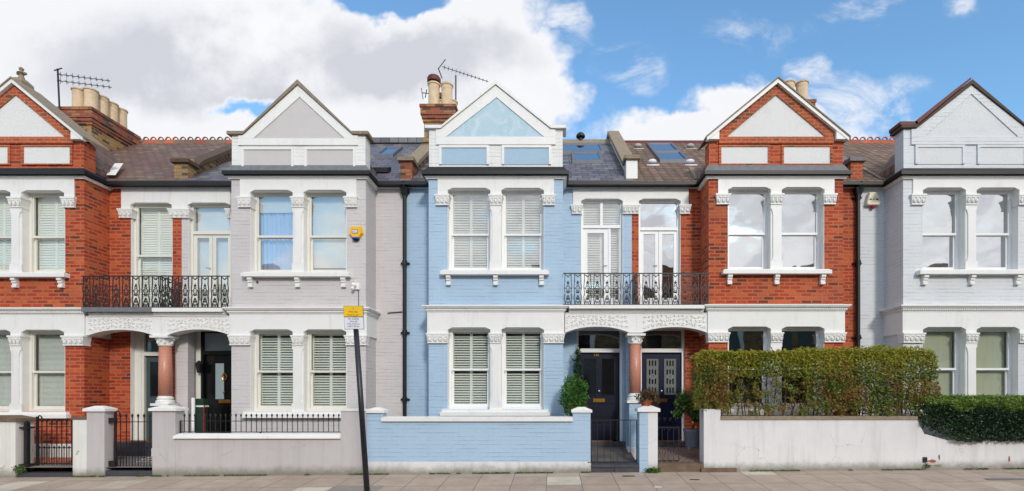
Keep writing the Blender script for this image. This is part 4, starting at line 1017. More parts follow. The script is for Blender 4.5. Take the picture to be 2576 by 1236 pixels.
# ------------------------------------------------------------------ roof furniture
party_parapet(h2, P12, .26, 6.64, None, 'dark_coping', 'stock_brick', 'stock_brick', .30)
party_parapet(h3, P23+.02, .24, 6.68, None, 'stone_coping', 'stock_brick', 'chimney_brick', .26)
party_parapet(h4, P34, .22, 6.72, None, 'stone_coping', 'white_paint', 'white_paint', .25)
party_parapet(h5, P45-.03, .24, 6.67, None, 'lead', 'red_brick', 'orange_brick', .26)
# lead flashing strip beside the first party wall
chimney(h1, -12.72, -11.85, 13.0, 14.5, 8.86, [(-12.36, 13.2, .52, 0), (-12.05, 13.2, .52, 0), (-12.05, 13.5, .52, 0), (-12.05, 13.8, .52, 0), (-12.05, 14.1, .52, 0)], zb=7.2)
chimney(h3, -3.42, -2.52, 13.0, 14.5, 8.93, [(-3.12, 13.22, .62, 1), (-2.78, 13.22, .60, 0), (-3.12, 13.85, .52, 1), (-2.78, 13.85, .52, 0)], zb=6.4)
chimney(h4, 5.84, 6.72, 13.0, 14.5, 9.05, [(6.12, 13.2, .52, 0), (6.47, 13.2, .52, 0), (6.12, 13.7, .5, 0), (6.47, 13.7, .5, 0)], zb=6.4)
skylight(h3, r3, .46, 1.22, 12.42, 13.28); skylight(h3, r3, .22, 1.33, 13.34, 14.25)
skylight(h4, r4, 2.62, 3.36, 12.48, 13.36); skylight(h4, r4, 2.62, 3.36, 13.40, 14.3)
skylight(h2, r2, -4.60, -4.12, 13.0, 13.85)
for (u, v, y_) in ((1604, 378, 14.0), (1736, 379, 14.0), (1640, 421, 12.35), (1735, 421, 12.35)):
    xv = X(u, y_); zv = roof_z(y_); mb = MB(); mb.smooth = True
    mb.ball((xv, y_-.02, zv+.05), (.11, .08, .06), 10, 6); mb.box(xv-.15, xv+.15, y_-.12, y_-.09, roof_z(y_-.12)-.01, roof_z(y_-.12)+.03); mb.build('roof_vent', M['sign_white'] if v > 400 else M['lead_pale'], r4)
for (hh, rr_, u, v, y_) in ((h2, r2, 795, 449, 11.55), (h2, r2, 962, 443, 11.7)):
    xv = X(u, y_); zv = roof_z(y_); MB().prism_x([(y_-.16, zv-.08), (y_-.16, zv+.03), (y_+.1, zv+.15), (y_+.1, zv)][::-1], xv-.17, xv+.17).build('roof_vent', M['gutter_black'], rr_)
mb = MB(); xv = X(1460, 14.7); mb.lathe(xv, 14.7, [(.05, RIDGE_Z), (.05, RIDGE_Z+.2), (.13, RIDGE_Z+.19), (.13, RIDGE_Z+.24), (.08, RIDGE_Z+.30), (.01, RIDGE_Z+.32)], 12); mb.build('vent_cowl', M['gutter_black'], r3)
# lead soakers in the valleys
for (hr, cx_, sg) in ((h1, d1['cx'], 1), (h4, d4['cx'], -1), (h5, d5['cx'], -1)):
    mb = MB(); xa = cx_+sg*1.50; w_ = .2 if hr is h1 else .07
    ya, yb_ = (11.08, 11.62) if hr is h1 else (11.1, 12.0)
    a = [(xa, ya, roof_z(ya)+.02), (xa+sg*w_, ya, roof_z(ya)+.02), (xa+sg*w_-sg*.12, yb_, roof_z(yb_)+.02), (xa-sg*.16, yb_, roof_z(yb_)+.02)]
    if hr is h1: a = [(-9.80, 11.10, roof_z(11.10)+.10), (-9.60, 11.10, roof_z(11.10)+.10), (-10.02, 11.8, roof_z(11.8)+.17), (-10.22, 11.8, roof_z(11.8)+.17)]
    mb.face(a if sg > 0 else a[::-1]); mb.build('lead_valley', M['white_paint' if hr is h1 else 'stone_coping'], hr)
# stone finial behind the far left gable
mb = MB(); xf, yf = X(55, 11.6), 11.6; zf = Z(222, 11.6)
mb.frustum((xf-.28, xf+.28, yf-.2, yf+.3, 6.9), (xf-.2, xf+.12, yf-.12, yf+.15, zf+.12)); mb.frustum((xf-.2, xf+.12, yf-.12, yf+.15, zf+.12), (xf-.12, xf+.06, yf-.08, yf+.08, zf+.2))
mb.build('ridge_block', M['stone_coping'], h1)
mb = MB(); mb.lathe(xf-.01, yf, [(.07, zf+.18), (.04, zf+.3), (.08, zf+.34), (.03, zf+.38), (.05, zf+.44), (.01, zf+.48)], 10); mb.ball((xf-.09, yf, zf+.33), .035); mb.ball((xf+.08, yf, zf+.33), .035); mb.build('finial', M['stone_coping'], h1)

# ------------------------------------------------------------------ aerials
def yagi(mb, p, d, up, n, L, el, r=.007):
    p = Vector(p); d = Vector(d).normalized(); up = Vector(up).normalized(); s_ = d.cross(up).normalized()
    mb.tube([p, p+d*L], r*1.3, 4)
    for i in range(n):
        q = p+d*(L*(i+.6)/n); e = el*(1-.35*i/n); mb.tube([q-up*e*.5, q+up*e*.5], r*.8, 4)
        mb.tube([q-s_*e*.5, q+s_*e*.5], r*.8, 4)
def aerial(loc, label, parts, group='roof aerials'):
    t = thing('tv_aerial', loc, label, 'aerial', group)
    for nm, mb in parts: mb.build(nm, M['black_iron'] if nm != 'mast_' else M['steel'], t)
    return t
xa = X(146, 12.9); m_ = MB(); m_.tube([(xa+.02, 12.93, Z(300, 12.9)), (xa-.04, 12.93, Z(172, 12.9))], .022, 6); b_ = MB()
yagi(b_, (xa-.03, 12.9, Z(187, 12.9)), (1, .25, -.0), (0, 0, 1), 9, 1.15, .15); yagi(b_, (xa-.03, 12.9, Z(203, 12.9)), (1, .25, -.0), (0, 0, 1), 9, 1.18, .15)
b_.tube([(xa-.1, 12.9, Z(178, 12.9)), (xa+.1, 12.9, Z(172, 12.9))], .014, 4)
aerial((xa, 12.9, 8.8), 'double television aerial on a leaning mast beside the five-pot chimney at far left', [('mast', m_), ('antenna', b_)])
xa = X(1146, 13.9); m_ = MB(); m_.tube([(xa, 13.9, Z(300, 13.9)), (xa, 13.9, Z(190, 13.9))], .022, 6); b_ = MB()
yagi(b_, (X(1112, 13.9), 13.9, Z(168, 13.9)), (1, .1, -.27), (.25, 0, 1), 12, 1.3, .13)
b_.tube([(X(1104, 13.9), 13.8, Z(180, 13.9)), (X(1120, 13.9), 13.9, Z(150, 13.9))], .016, 4); b_.tube([(X(1104, 13.9), 13.8, Z(178, 13.9)), (X(1112, 13.9), 13.9, Z(198, 13.9))], .014, 4)
aerial((xa, 13.9, 8.9), 'long television aerial on a mast behind the twin pots of the blue house chimney', [('mast', m_), ('antenna', b_)])
xa = X(1064, 14.2); b_ = MB(); b_.tube([(xa-.05, 14.2, Z(222, 14.2)), (xa+.0, 14.2, Z(250, 14.2))], .012, 4); b_.tube([(xa-.04, 14.2, Z(234, 14.2)), (xa+.22, 14.2, Z(236, 14.2))], .012, 4); b_.tube([(xa+.1, 14.2, Z(226, 14.2)), (xa+.06, 14.2, Z(246, 14.2))], .014, 4)
b_.tube([(xa+.2, 14.2, Z(236, 14.2)), (xa+.26, 14.2, 8.6)], .012, 4)
aerial((xa, 14.2, 8.6), 'small stubby aerial just left of the blue house chimney pots', [('antenna', b_)])

# ------------------------------------------------------------------ rainwater pipes
def pipe(x, y, zt, zb, label, collars, shoe=False):
    t = thing('drainpipe', (x, y, zb), label, 'drainpipe', 'black rainwater pipes')
    p_ = MB(); p_.tube([(x, y, zb), (x, y, zt-.12), (x, y-.06, zt-.02), (x, y-.10, zt+.10)], .043, 10); p_.build('pipe', M['gutter_black'], t)
    for z_ in collars:
        c_ = MB(); c_.lathe(x, y, [(.056, z_-.05), (.058, z_+.05)], 12); c_.box(x-.10, x+.10, y+.035, y+.05, z_-.02, z_+.02); c_.ball((x-.08, y+.02, z_), .018); c_.ball((x+.08, y+.02, z_), .018)
        c_.build('pipe_bracket', M['gutter_black'], t)
    h_ = MB(); h_.frustum((x-.05, x+.05, y-.05, y+.05, zt-.17), (x-.09, x+.09, y-.09, y+.06, zt-.02)); h_.build('hopper', M['gutter_black'], t)
pipe(P23+.0, YR-.07, 6.02, .14, 'black drainpipe between the grey house and the blue house', [Z(486, YR), Z(664, YR), Z(838, YR), Z(1005, YR)])
pipe(P45-.03, YR-.07, 6.02, .14, 'black drainpipe between the red brick house and the pale far right house', [Z(500, YR), Z(664, YR), Z(850, YR)])

# ------------------------------------------------------------------ porch columns
def column(xc, vt, vb, zbase, label, pedm):
    t = thing('porch_column', (xc, YB+.14, zbase), label, 'column', 'pink granite porch columns')
    y = YB+.14; zt_ = Z(vt, YB); z0 = Z(vb, YB)
    s_ = MB(); s_.lathe(xc, y, [(.122, z0), (.122, z0+.5), (.112, zt_)], 24); s_.smooth = True; s_.build('shaft', M['pink_granite'], t)
    c_ = MB(); h = .20; zc = zt_+h
    c_.lathe(xc, y, [(.125, zt_-.005), (.135, zt_+.015), (.12, zt_+.03), (.125, zt_+.08), (.17, zc-.04)], 20); c_.box(xc-.19, xc+.19, y-.19, y+.14, zc-.042, zc+.004)
    for i in range(12):
        a = 2*math.pi*i/12; c_.ball((xc+.135*math.cos(a), y+.135*math.sin(a), zt_+.07+(.05 if i % 2 else 0)), (.028, .028, .045), 6, 4)
        c_.ball((xc+.165*math.cos(a), y+.15*math.sin(a), zt_+.135), (.024, .024, .018), 5, 3)
    c_.build('capital', M['white_paint'], t)
    b_ = MB(); b_.lathe(xc, y, [(.17, z0-.15), (.17, z0-.10), (.14, z0-.08), (.155, z0-.045), (.13, z0-.02), (.125, z0+.004)], 24); b_.box(xc-.19, xc+.19, y-.17, y+.17, z0-.20, z0-.15)
    b_.build('base', M['white_paint'], t)
    p_ = MB(); p_.box(xc-.14, xc+.14, y-.13, y+.13, zbase+.16, z0-.20); p_.build('pedestal', M[pedm], t)
    p_ = MB(); p_.box(xc-.17, xc+.17, y-.16, y+.16, zbase-.1, zbase+.16); p_.build('plinth', M['white_paint'], t)
column(xx(403), 869, 997, .2, 'pink granite porch column between the two left-hand arches', 'grey_stucco')
column(xx(1599.5), 864, 990, .2, 'pink granite porch column between the blue and red house doors', 'blue_paint_brick')

# ------------------------------------------------------------------ balcony railings
def rail_panel(o):
    mb = MB(); h = .64; r = .0088
    for s_ in (-1, 1):
        mb.tube([(s_*.066, 0, 0), (s_*.066, 0, .06), (s_*.078, 0, .16), (s_*.062, 0, .24), (s_*.078, 0, .36), (s_*.066, 0, .48), (s_*.066, 0, h)], r*1.15, 4)
        mb.ball((s_*.066, 0, .49), .014, 5, 3); mb.ball((s_*.066, 0, .20), .014, 5, 3)
        mb.tube([(0, 0, .20), (s_*.03, 0, .13), (s_*.05, 0, .04), (s_*.052, 0, 0)], r, 4)
        mb.tube([(s_*.02, 0, 0), (s_*.012, 0, .05), (s_*.035, 0, .07), (s_*.05, 0, .03)], r, 4)
        mb.tube([(s_*.066, 0, .60), (s_*.04, 0, .615), (s_*.02, 0, .595), (0, 0, .57)], r*1.3, 4)
        mb.tube([(0, 0, .44), (s_*.022, 0, .41), (s_*.012, 0, .385)], r, 4); mb.tube([(s_*.07, 0, .34), (s_*.045, 0, .34)], r*1.3, 4)
        mb.tube([(s_*.012, 0, .30), (s_*.035, 0, .27), (s_*.02, 0, .235)], r, 4)
    mb.tube([(.046*math.cos(t*.7854), 0, .34+.046*math.sin(t*.7854)) for t in range(9)], r, 4, False)
    mb.box(-.028, .028, -.004, .004, .335, .347)
    for z_, a in ((.455, .032), (.255, .032), (.115, .030)):
        mb.v += []; mb.ball((0, 0, z_), (a, .008, a*.75), 4, 3)
    mb.ball((0, 0, .485), (.01, .008, .02), 4, 3); mb.ball((0, 0, .15), (.009, .008, .022), 4, 3); mb.ball((0, 0, .05), (.03, .008, .012), 6, 3)
    return mb
def balcony(xa, xb, xm, zb, label):
    t = thing('balcony_railing', (xa, YB-.06, zb), label, 'railing', 'wrought iron balcony railings over the porches')
    y = YB-.06; n = round((xb-xa)/.206); st = (xb-xa)/n; h = .64
    me = rail_panel(None).mesh('railing_panel', [M['black_iron']])
    for i in range(n):
        o = bpy.data.objects.new('railing_panel', me); COL.objects.link(o); o.parent = t; o.location = (st*(i+.5), 0, .02)
    r_ = MB(); r_.box(xa, xb, y-.018, y+.018, zb+h+.018, zb+h+.035); r_.build('top_rail', M['black_iron'], t)
    r_ = MB(); r_.box(xa, xb, y-.012, y+.012, zb+.008, zb+.022); r_.build('bottom_rail', M['black_iron'], t)
    for k_ in range(3):
        o = bpy.data.objects.new('railing_panel', me); COL.objects.link(o); o.parent = t; o.rotation_euler = (0, 0, math.pi/2); o.location = (xm-xa, .12+.2*k_, .02)
    r_ = MB(); r_.box(xm-.014, xm+.014, y+.02, YR-.01, zb+h+.02, zb+h+.034); r_.box(xm-.01, xm+.01, y+.02, YR-.01, zb+.01, zb+.02); r_.build('dividing_rail', M['black_iron'], t)
balcony(d1['R']+.0, d2['L'], P12, zb1, 'black wrought iron balcony railing between the far left red house and the grey house')
balcony(d3['R']+.0, d4['L'], P34, zb3, 'black wrought iron balcony railing between the blue house and the red house')

# ------------------------------------------------------------------ garden walls, piers, gates
xw = lambda u: X(u, YW); zw = lambda v: Z(v, YW)
def cap(root, x0, x1, y0, y1, z0, z1, m_='white_paint', o_=.045, name='pier_cap'):
    mb = MB(); zt = z0+(z1-z0)*.6
    mb.box(x0-o_, x1+o_, y0-o_, y1+o_, z0, zt); mb.frustum((x0-o_, x1+o_, y0-o_, y1+o_, zt), (x0+(x1-x0)*.3, x1-(x1-x0)*.3, y0+(y1-y0)*.3, y1-(y1-y0)*.3, z1+.02)); return mb.build(name, M[m_], root)
WG = 'low front garden walls along the pavement'
# far left wall
t = thing('garden_wall', (xw(20), YW, 0), 'cracked old white garden wall at the far left with a brown stone cap', 'garden wall', WG)
MB().box(-15.5, xw(39), YW, YW+.34, -.4, zw(1060)).build('wall', M['old_white_stucco'], t)
mb = MB(); mb.prism([(-15.6, zw(1060)), (xw(39)+.05, zw(1060)), (xw(39)+.04, zw(1053)), (xw(0), zw(1046)), (-15.6, zw(1050))], YW-.04, YW+.38); mb.build('coping', M['brown_step'], t)
t = thing('gate_pier', (xw(200), YW, 0), 'peeling white gate pier with bare grey patches, beside the smooth grey pier', 'gate pier', 'gate piers')
MB().box(xw(183), xw(218.5)-.004, YW, YW+.22, -.3, zw(1056)).build('pier', M['old_white_stucco'], t)
MB().box(xw(180), xw(218.5)-.006, YW-.01, YW+.24, zw(1056), zw(1049)).build('pier_cap', M['brown_step'], t)
t = thing('gate_pier', (xw(240), YW, 0), 'smooth grey gate pier with a broad white cap, left of the spiked gate', 'gate pier', 'gate piers')
MB().box(xw(218.5), xw(263), YW-.004, YW+.19, -.3, zw(1035)).build('pier', M['grey_stucco'], t)
cap(t, xw(218.5), xw(263), YW, YW+.19, zw(1035), zw(1024))
hb = MB()
for z_ in (Z(1058, 9.6), Z(1166, 9.6)): hb.box(xw(263)-.002, xw(263)+.12, YW+.08, YW+.14, z_-.05, z_+.05)
hb.build('hinge', M['black_iron'], t)
# grey wall with two raised ends
t = thing('garden_wall', (xw(640), YW, 0), 'grey rendered garden wall with white coping and black spearhead railing on top', 'garden wall', WG)
MB().box(xw(441), xw(857), YW+.002, YW+.2, -.3, zw(1103)).build('wall', M['grey_stucco'], t)
for a, b in ((383, 441), (857, 922)): MB().box(xw(a), xw(b)-.002, YW, YW+.24, -.3, zw(1034)).build('pier', M['grey_stucco'], t)
mb = MB(); a, b = xw(439), xw(857); mb.frustum((a, b, YW-.05, YW+.25, zw(1103)), (a, b, YW-.04, YW+.24, zw(1097))); mb.frustum((a, b, YW-.04, YW+.24, zw(1097)), (a+.06, b-.01, YW+.04, YW+.16, zw(1091))); mb.build('coping', M['white_paint'], t)
cap(t, xw(383), xw(441), YW, YW+.24, zw(1034), zw(1023)); 
MB().box(xw(853), xw(922)-.002, YW-.015, YW+.26, zw(1034), zw(1029)).build('coping', M['white_paint'], t)
# spearhead railing on the grey wall
def spear(mb, x, y, z0, z1, r=.007, head=.06):
    mb.tube([(x, y, z0), (x, y, z1-head)], r, 4); mb.tube([(x, y, z1-head), (x, y, z1-head*.75), (x, y, z1-head*.55), (x, y, z1)], [r, r*2.6, r*2.4, .001], 4); mb.tube([(x, y, z1-head*1.15), (x, y, z1-head)], r*1.7, 4)
yr_ = YW+.1; zA, zB = Z(1086, yr_), Z(1040, yr_)
t = thing('wall_railing', (X(650, yr_), yr_, zw(1091)), 'low black spearhead railing standing on the grey wall coping', 'railing')
n_ = 31; xa, xb = X(464, yr_), X(852, yr_)
mb = MB(); spear(mb, 0, 0, 0, zB-zA); me = mb.mesh('spear_bar', [M['black_iron']])
for i in range(n_):
    o = bpy.data.objects.new('spear_bar', me); COL.objects.link(o); o.parent = t; o.location = (xa+(xb-xa)*i/(n_-1)-X(650, yr_), 0, zA-zw(1091))
mb = MB(); mb.box(X(453, yr_), X(857, yr_), yr_-.009, yr_+.009, Z(1087.5, yr_), Z(1086, yr_)); mb.box(X(453, yr_), X(857, yr_), yr_-.009, yr_+.009, Z(1060, yr_), Z(1058.6, yr_)); mb.build('rail', M['black_iron'], t)
mb = MB(); mb.box(X(453, yr_), X(455, yr_), yr_-.012, yr_+.012, zw(1092)-.01, Z(1058, yr_)); mb.box(X(655, yr_)-.012, X(655, yr_)+.012, yr_-.012, yr_+.012, zw(1092)-.01, Z(1086, yr_)); mb.build('railing_foot', M['black_iron'], t)
# blue wall
t = thing('garden_wall', (xw(1200), YW, 0), 'sky blue painted brick garden wall with white coping and white plinth', 'garden wall', WG)
MB().box(xw(922), xw(1441), YW+.004, YW+.2, zw(1162), zw(1060)).build('wall', M['blue_paint_brick'], t)
MB().box(xw(922), xw(962), YW+.002, YW+.22, zw(1060), zw(1039)).build('pier', M['blue_paint_brick'], t)
MB().box(xw(1441), xw(1485), YW, YW+.24, zw(1162), zw(1038)).build('pier', M['blue_paint_brick'], t)
MB().box(xw(922), xw(1478), YW-.01, YW+.24, -.3, zw(1162)).build('plinth', M['white_stucco'], t)
mb = MB(); mb.box(xw(1478)+.001, xw(1486), YW-.005, YW+.23, -.3, zw(1166)); mb.build('broken_plinth_end', M['old_white_stucco'], t)
mb = MB(); mb.box(xw(960), xw(1440.5), YW-.045, YW+.25, zw(1060), zw(1051)); mb.frustum((xw(960), xw(1440.5), YW-.045, YW+.25, zw(1051)), (xw(960), xw(1440.5), YW+.05, YW+.15, zw(1048.5))); mb.build('coping', M['white_paint'], t)
cap(t, xw(922)+.04, xw(962), YW, YW+.22, zw(1039), zw(1028), o_=.04); cap(t, xw(1441), xw(1485), YW, YW+.24, zw(1038), zw(1027), o_=.03)
# two-tone pier
t = thing('gate_pier', (xw(1631), YW, 0), 'gate pier painted half blue and half white, with a plant pot on top', 'gate pier', 'gate piers')
MB().box(xw(1608), xw(1630), YW, YW+.28, -.1, zw(1036)).build('blue_half', M['blue_paint_brick'], t)
MB().box(xw(1630)+.001, xw(1654), YW+.003, YW+.28, -.1, zw(1036)).build('white_half', M['white_stucco'], t)
cap(t, xw(1608), xw(1654), YW, YW+.28, zw(1036), zw(1023), o_=.04)
# white walls behind the hedges
t = thing('garden_wall', (xw(2000), YW, 0), 'white rendered garden wall under the tall yellow-green hedge', 'garden wall', WG)
mb = MB(); mb.prism([(xw(1770), -.2), (xw(2326), -.2), (xw(2326), zw(1095)), (xw(2306), zw(1056)), (xw(1812), zw(1056)), (xw(1812), zw(1030)), (xw(1770), zw(1029))], YW, YW+.28); mb.build('wall', M['white_stucco'], t)
MB().box(xw(1812)+.002, xw(2306), YW-.02, YW+.30, zw(1056), zw(1047)).build('coping', M['stone_coping'], t)
mb = MB(); mb.box(xw(2320)-.0, xw(2330), YW-.02, YW+.02, zw(1163), zw(1150)); mb.build('air_vent', M['black_iron'], t)
mb = MB(); mb.box(xw(1762), xw(1850), YW-.05, YW+.02, -.15, zw(1177)); mb.build('footing', M['brown_step'], t)
t = thing('garden_wall', (xw(2450), YW, 0), 'lower white garden wall under the dark green hedge at the far right', 'garden wall', WG)
mb = MB(); mb.prism([(xw(2326)+.002, -.2), (11.6, -.2), (11.6, zw(1109)), (xw(2380), zw(1107)), (xw(2326)+.002, zw(1092))], YW+.004, YW+.26); mb.build('wall', M['white_stucco'], t)
def spot(root, x, z, w, h, m_, seed):
    rnd = random.Random(seed); mb = MB(); n = 11; P_ = [(x+w*math.cos(6.283*i/n)*rnd.uniform(.5, 1), z+h*math.sin(6.283*i/n)*rnd.uniform(.5, 1)) for i in range(n)]
    mb.prism(P_, YW-.003, YW+.003); mb.build('bare_patch', M[m_], root)
spot(t, xw(2345), zw(1160), .10, .035, 'terracotta', 3); spot(t, xw(2358), zw(1172), .09, .03, 'stone_coping', 5); spot(t, xw(2538), zw(1155), .018, .07, 'terracotta', 6); spot(t, xw(2362), zw(1150), .02, .07, 'brown_step', 8)
# gates
def gate(name_label, xa, xb, y, z0, z1, n, group, style='spear', open_=False):
    t = thing('garden_gate', ((xa+xb)/2, y, z0), name_label, 'gate', group)
    fr = MB(); r = .011
    zr = z0+(z1-z0)*.36 if style == 'spear' else z0+.04
    if style == 'spear':
        fr.box(xa, xa+.035, y-.015, y+.015, z0-.02, z1+.03); fr.box(xb-.022, xb, y-.012, y+.012, z0, z1-.08)
        fr.box(xa, xb, y-.008, y+.008, z0+.015, z0+.035); fr.box(xa, xb, y-.006, y+.006, zr, zr+.015); fr.box(xa, xb, y-.007, y+.007, z1-.17, z1-.155)
        fr.tube([(xa+.018, y, z1+.02), (xa+.06, y, z1+.05), (xa+.10, y, z1+.02), (xa+.10, y, z1-.04)], .012, 5)
    else:
        fr.box(xa, xa+.014, y-.007, y+.007, z0, z1); fr.box(xb-.014, xb, y-.007, y+.007, z0, z1); fr.box(xa, xb, y-.006, y+.006, z0, z0+.014); fr.box(xa, xb, y-.006, y+.006, z1-.014, z1)
    fr.build('gate_frame', M['black_iron'], t)
    c = ((xa+xb)/2, y, z0)
    if style == 'spear':
        m1 = MB(); spear(m1, 0, 0, 0, z1-z0, .0085, .07); me1 = m1.mesh('gate_bar', [M['black_iron']]); m2 = MB(); spear(m2, 0, 0, 0, zr-z0+.05, .0065, .05); me2 = m2.mesh('gate_bar', [M['black_iron']])
        for i in range(n):
            xi = xa+.035+(xb-xa-.05)*(i+.7)/n
            o = bpy.data.objects.new('gate_bar', me1); COL.objects.link(o); o.parent = t; o.location = (xi-c[0], 0, 0)
            o = bpy.data.objects.new('gate_bar', me2); COL.objects.link(o); o.parent = t; o.location = (xi-c[0]-(xb-xa)/n*.5, 0, 0)
    else:
        m1 = MB(); m1.tube([(0, 0, 0), (0, 0, z1-z0)], .006, 4); me1 = m1.mesh('gate_bar', [M['black_iron']])
        for i in range(n):
            o = bpy.data.objects.new('gate_bar', me1); COL.objects.link(o); o.parent = t; o.location = (xa+(xb-xa)*(i+1)/(n+1)-c[0], 0, 0)
        if style == 'scroll':
            s_ = MB()
            for i in range(4):
                xi = xa+(xb-xa)*(i+.5)/4
                for zz_ in (.12, .22+.03*i, .62, .8): s_.tube([(xi+.022*math.cos(q*.9), y, z0+zz_+.03*math.sin(q*.9)) for q in range(6)], .006, 4)
                s_.ball((xi, y, z0+.18), (.012, .01, .024), 5, 3)
            s_.build('scrollwork', M['black_iron'], t)
    return t
GG = 'black iron front gates'
gate('black spiked iron gate between the far left white wall and the peeling pier', X(92, 9.72), X(186, 9.72), 9.72, Z(1170, 9.72), Z(1052, 9.72), 7, GG)
gate('black spiked iron gate between the two smooth grey piers', X(288, 9.66), xw(383)-.01, 9.66, Z(1177, 9.66), Z(1040, 9.66), 7, GG)
gate('thin plain black gate before the navy door of the blue house', xw(1488), xw(1606), 9.7, Z(1163, 9.7), Z(1056, 9.7), 6, GG, 'plain')
gate('black scrollwork gate before the blue door with leaded panels', xw(1657), X(1708, 9.72), 9.72, Z(1160, 9.72), Z(1074, 9.72), 3, GG, 'scroll')
t = thing('gate_post', (X(64, 9.62), 9.62, 0), 'black iron gate post standing against the far left white wall', 'gate post')
xg = X(64, 9.62)+.03; mb = MB(); mb.tube([(xg, 9.62, -.1), (xg, 9.62, Z(1064, 9.6)), (xg, 9.62, Z(1062, 9.6)), (xg, 9.62, Z(1057, 9.6))], [.045, .045, .035, .002], 4)
mb.box(xg-.09, xg+.09, 9.56, 9.68, Z(1078, 9.6), Z(1074, 9.6)); mb.box(xg-.09, xg+.09, 9.55, 9.69, Z(1172, 9.6), Z(1167, 9.6)); mb.build('post', M['black_iron'], t)
# steps and paths between the gates and the doors
def step(label, x0, x1, parts):
    t = thing('entrance_step', ((x0+x1)/2, YW, 0), label, 'step', 'steps up from the pavement')
    for (nm, a, b, y0, y1, z0, z1, m_) in parts: MB().box(a, b, y0, y1, z0, z1).build(nm, M[m_], t)
zs = Z(1166, 9.6)
step('dark slate entrance step in front of the navy door gate', xw(1487), xw(1606), [('riser', xw(1486)+.004, xw(1545), YW+.01, YW+.03, -.2, zs-.06, 'slate_step'), ('riser', xw(1546), xw(1608)-.003, YW+.0, YW+.03, -.2, zs-.06, 'slate_step'), ('tread', xw(1486)+.004, xw(1546.5), YW-.02, YW+.3, zs-.058, zs-.004, 'slate_step'), ('tread', xw(1547.2), xw(1608)-.004, YW-.02, YW+.3, zs-.058, zs-.006, 'slate_step')])
step('worn brown stone entrance step in front of the blue leaded door', xw(1657), xw(1768), [('tread', xw(1655), xw(1770)-.004, YW+.0, YW+.25, -.2, Z(1163, 9.7), 'brown_step')])
step('dark sloping stone step in front of the spiked gate between the grey piers', xw(265), xw(383), [('tread', xw(264), xw(383)-.004, YW+.02, YW+.3, -.3, Z(1181, 9.7), 'slate_step')])
step('dark flagstone threshold in front of the far left spiked gate', xw(41), xw(183), [('tread', xw(40), xw(183)-.004, YW+.03, YW+.5, -.3, Z(1184, 9.8), 'slate_step')])
def path(x0, x1, ya, yb, za, zb_, m_):
    mb = MB(); mb.face([(x0, ya, za), (x1, ya, za), (x1, yb, zb_), (x0, yb, zb_)]); o = mb.build('path', M[m_]); o['kind'] = 'structure'
path(xw(1486), xw(1608), YW+.28, YB+.43, zs-.008, .33, 'dark_tiles'); path(xw(1655), 3.25, YW+.24, YB+.43, Z(1163, 9.7)+.004, .33, 'striped_tiles')
path(xw(264), xw(383)+.2, YW+.29, YB+.43, Z(1180, 9.7), .27, 'chequer_tiles'); path(xw(60), xw(183), YW+.45, YB+.1, Z(1184, 9.8)+.004, .16, 'slate_step')
# low brick edged bed seen through the far left gate
t = thing('flower_bed', (xw(140), 10.1, .1), 'low white and orange brick edged bed behind the far left gate', 'flower bed')
MB().box(-11.2, -9.0, 10.25, 10.35, .0, Z(1118, 10.25)).build('white_kerb', M['white_paint'], t)
mb = MB(); mb.prism_x([(9.95, .0), (9.95, .14), (10.24, .20), (10.24, .0)][::-1], -11.2, -9.6); mb.build('brick_edging', M['orange_brick'], t)

# ------------------------------------------------------------------ plants
def leaves(name, parent, org, n, sampler, size, m_, seed, flat=.0):
    rnd = random.Random(seed); V_, F_ = [], []
    while len(F_) < n:
        p = sampler(rnd)
        if p is None: continue
        s_ = size*rnd.uniform(.6, 1.35)
        a, b = rnd.uniform(0, 6.283), rnd.uniform(-1, 1)
        sb = math.sqrt(1-b*b); N = Vector((sb*math.cos(a), sb*math.sin(a)-.35, b+.45)).normalized()
        T = N.cross(Vector((rnd.uniform(-1, 1), rnd.uniform(-1, 1), rnd.uniform(-1, 1)))).normalized(); B = N.cross(T)
        c = Vector(p)-Vector(org); i = len(V_)
        V_ += [tuple(c-T*s_), tuple(c+B*s_*.45+N*s_*.15), tuple(c+T*s_), tuple(c-B*s_*.45+N*s_*.15)]
        F_.append((i, i+1, i+2, i+3))
    me = bpy.data.meshes.new(name); me.from_pydata(V_, [], F_); me.materials.append(M[m_]); me.update()
    o = bpy.data.objects.new(name, me); COL.objects.link(o)
    if parent: o.parent = parent
    else: o.location = org
    return o
from mathutils import noise as mn
def nz(x, y, z): return mn.noise(Vector((x, y, z)))
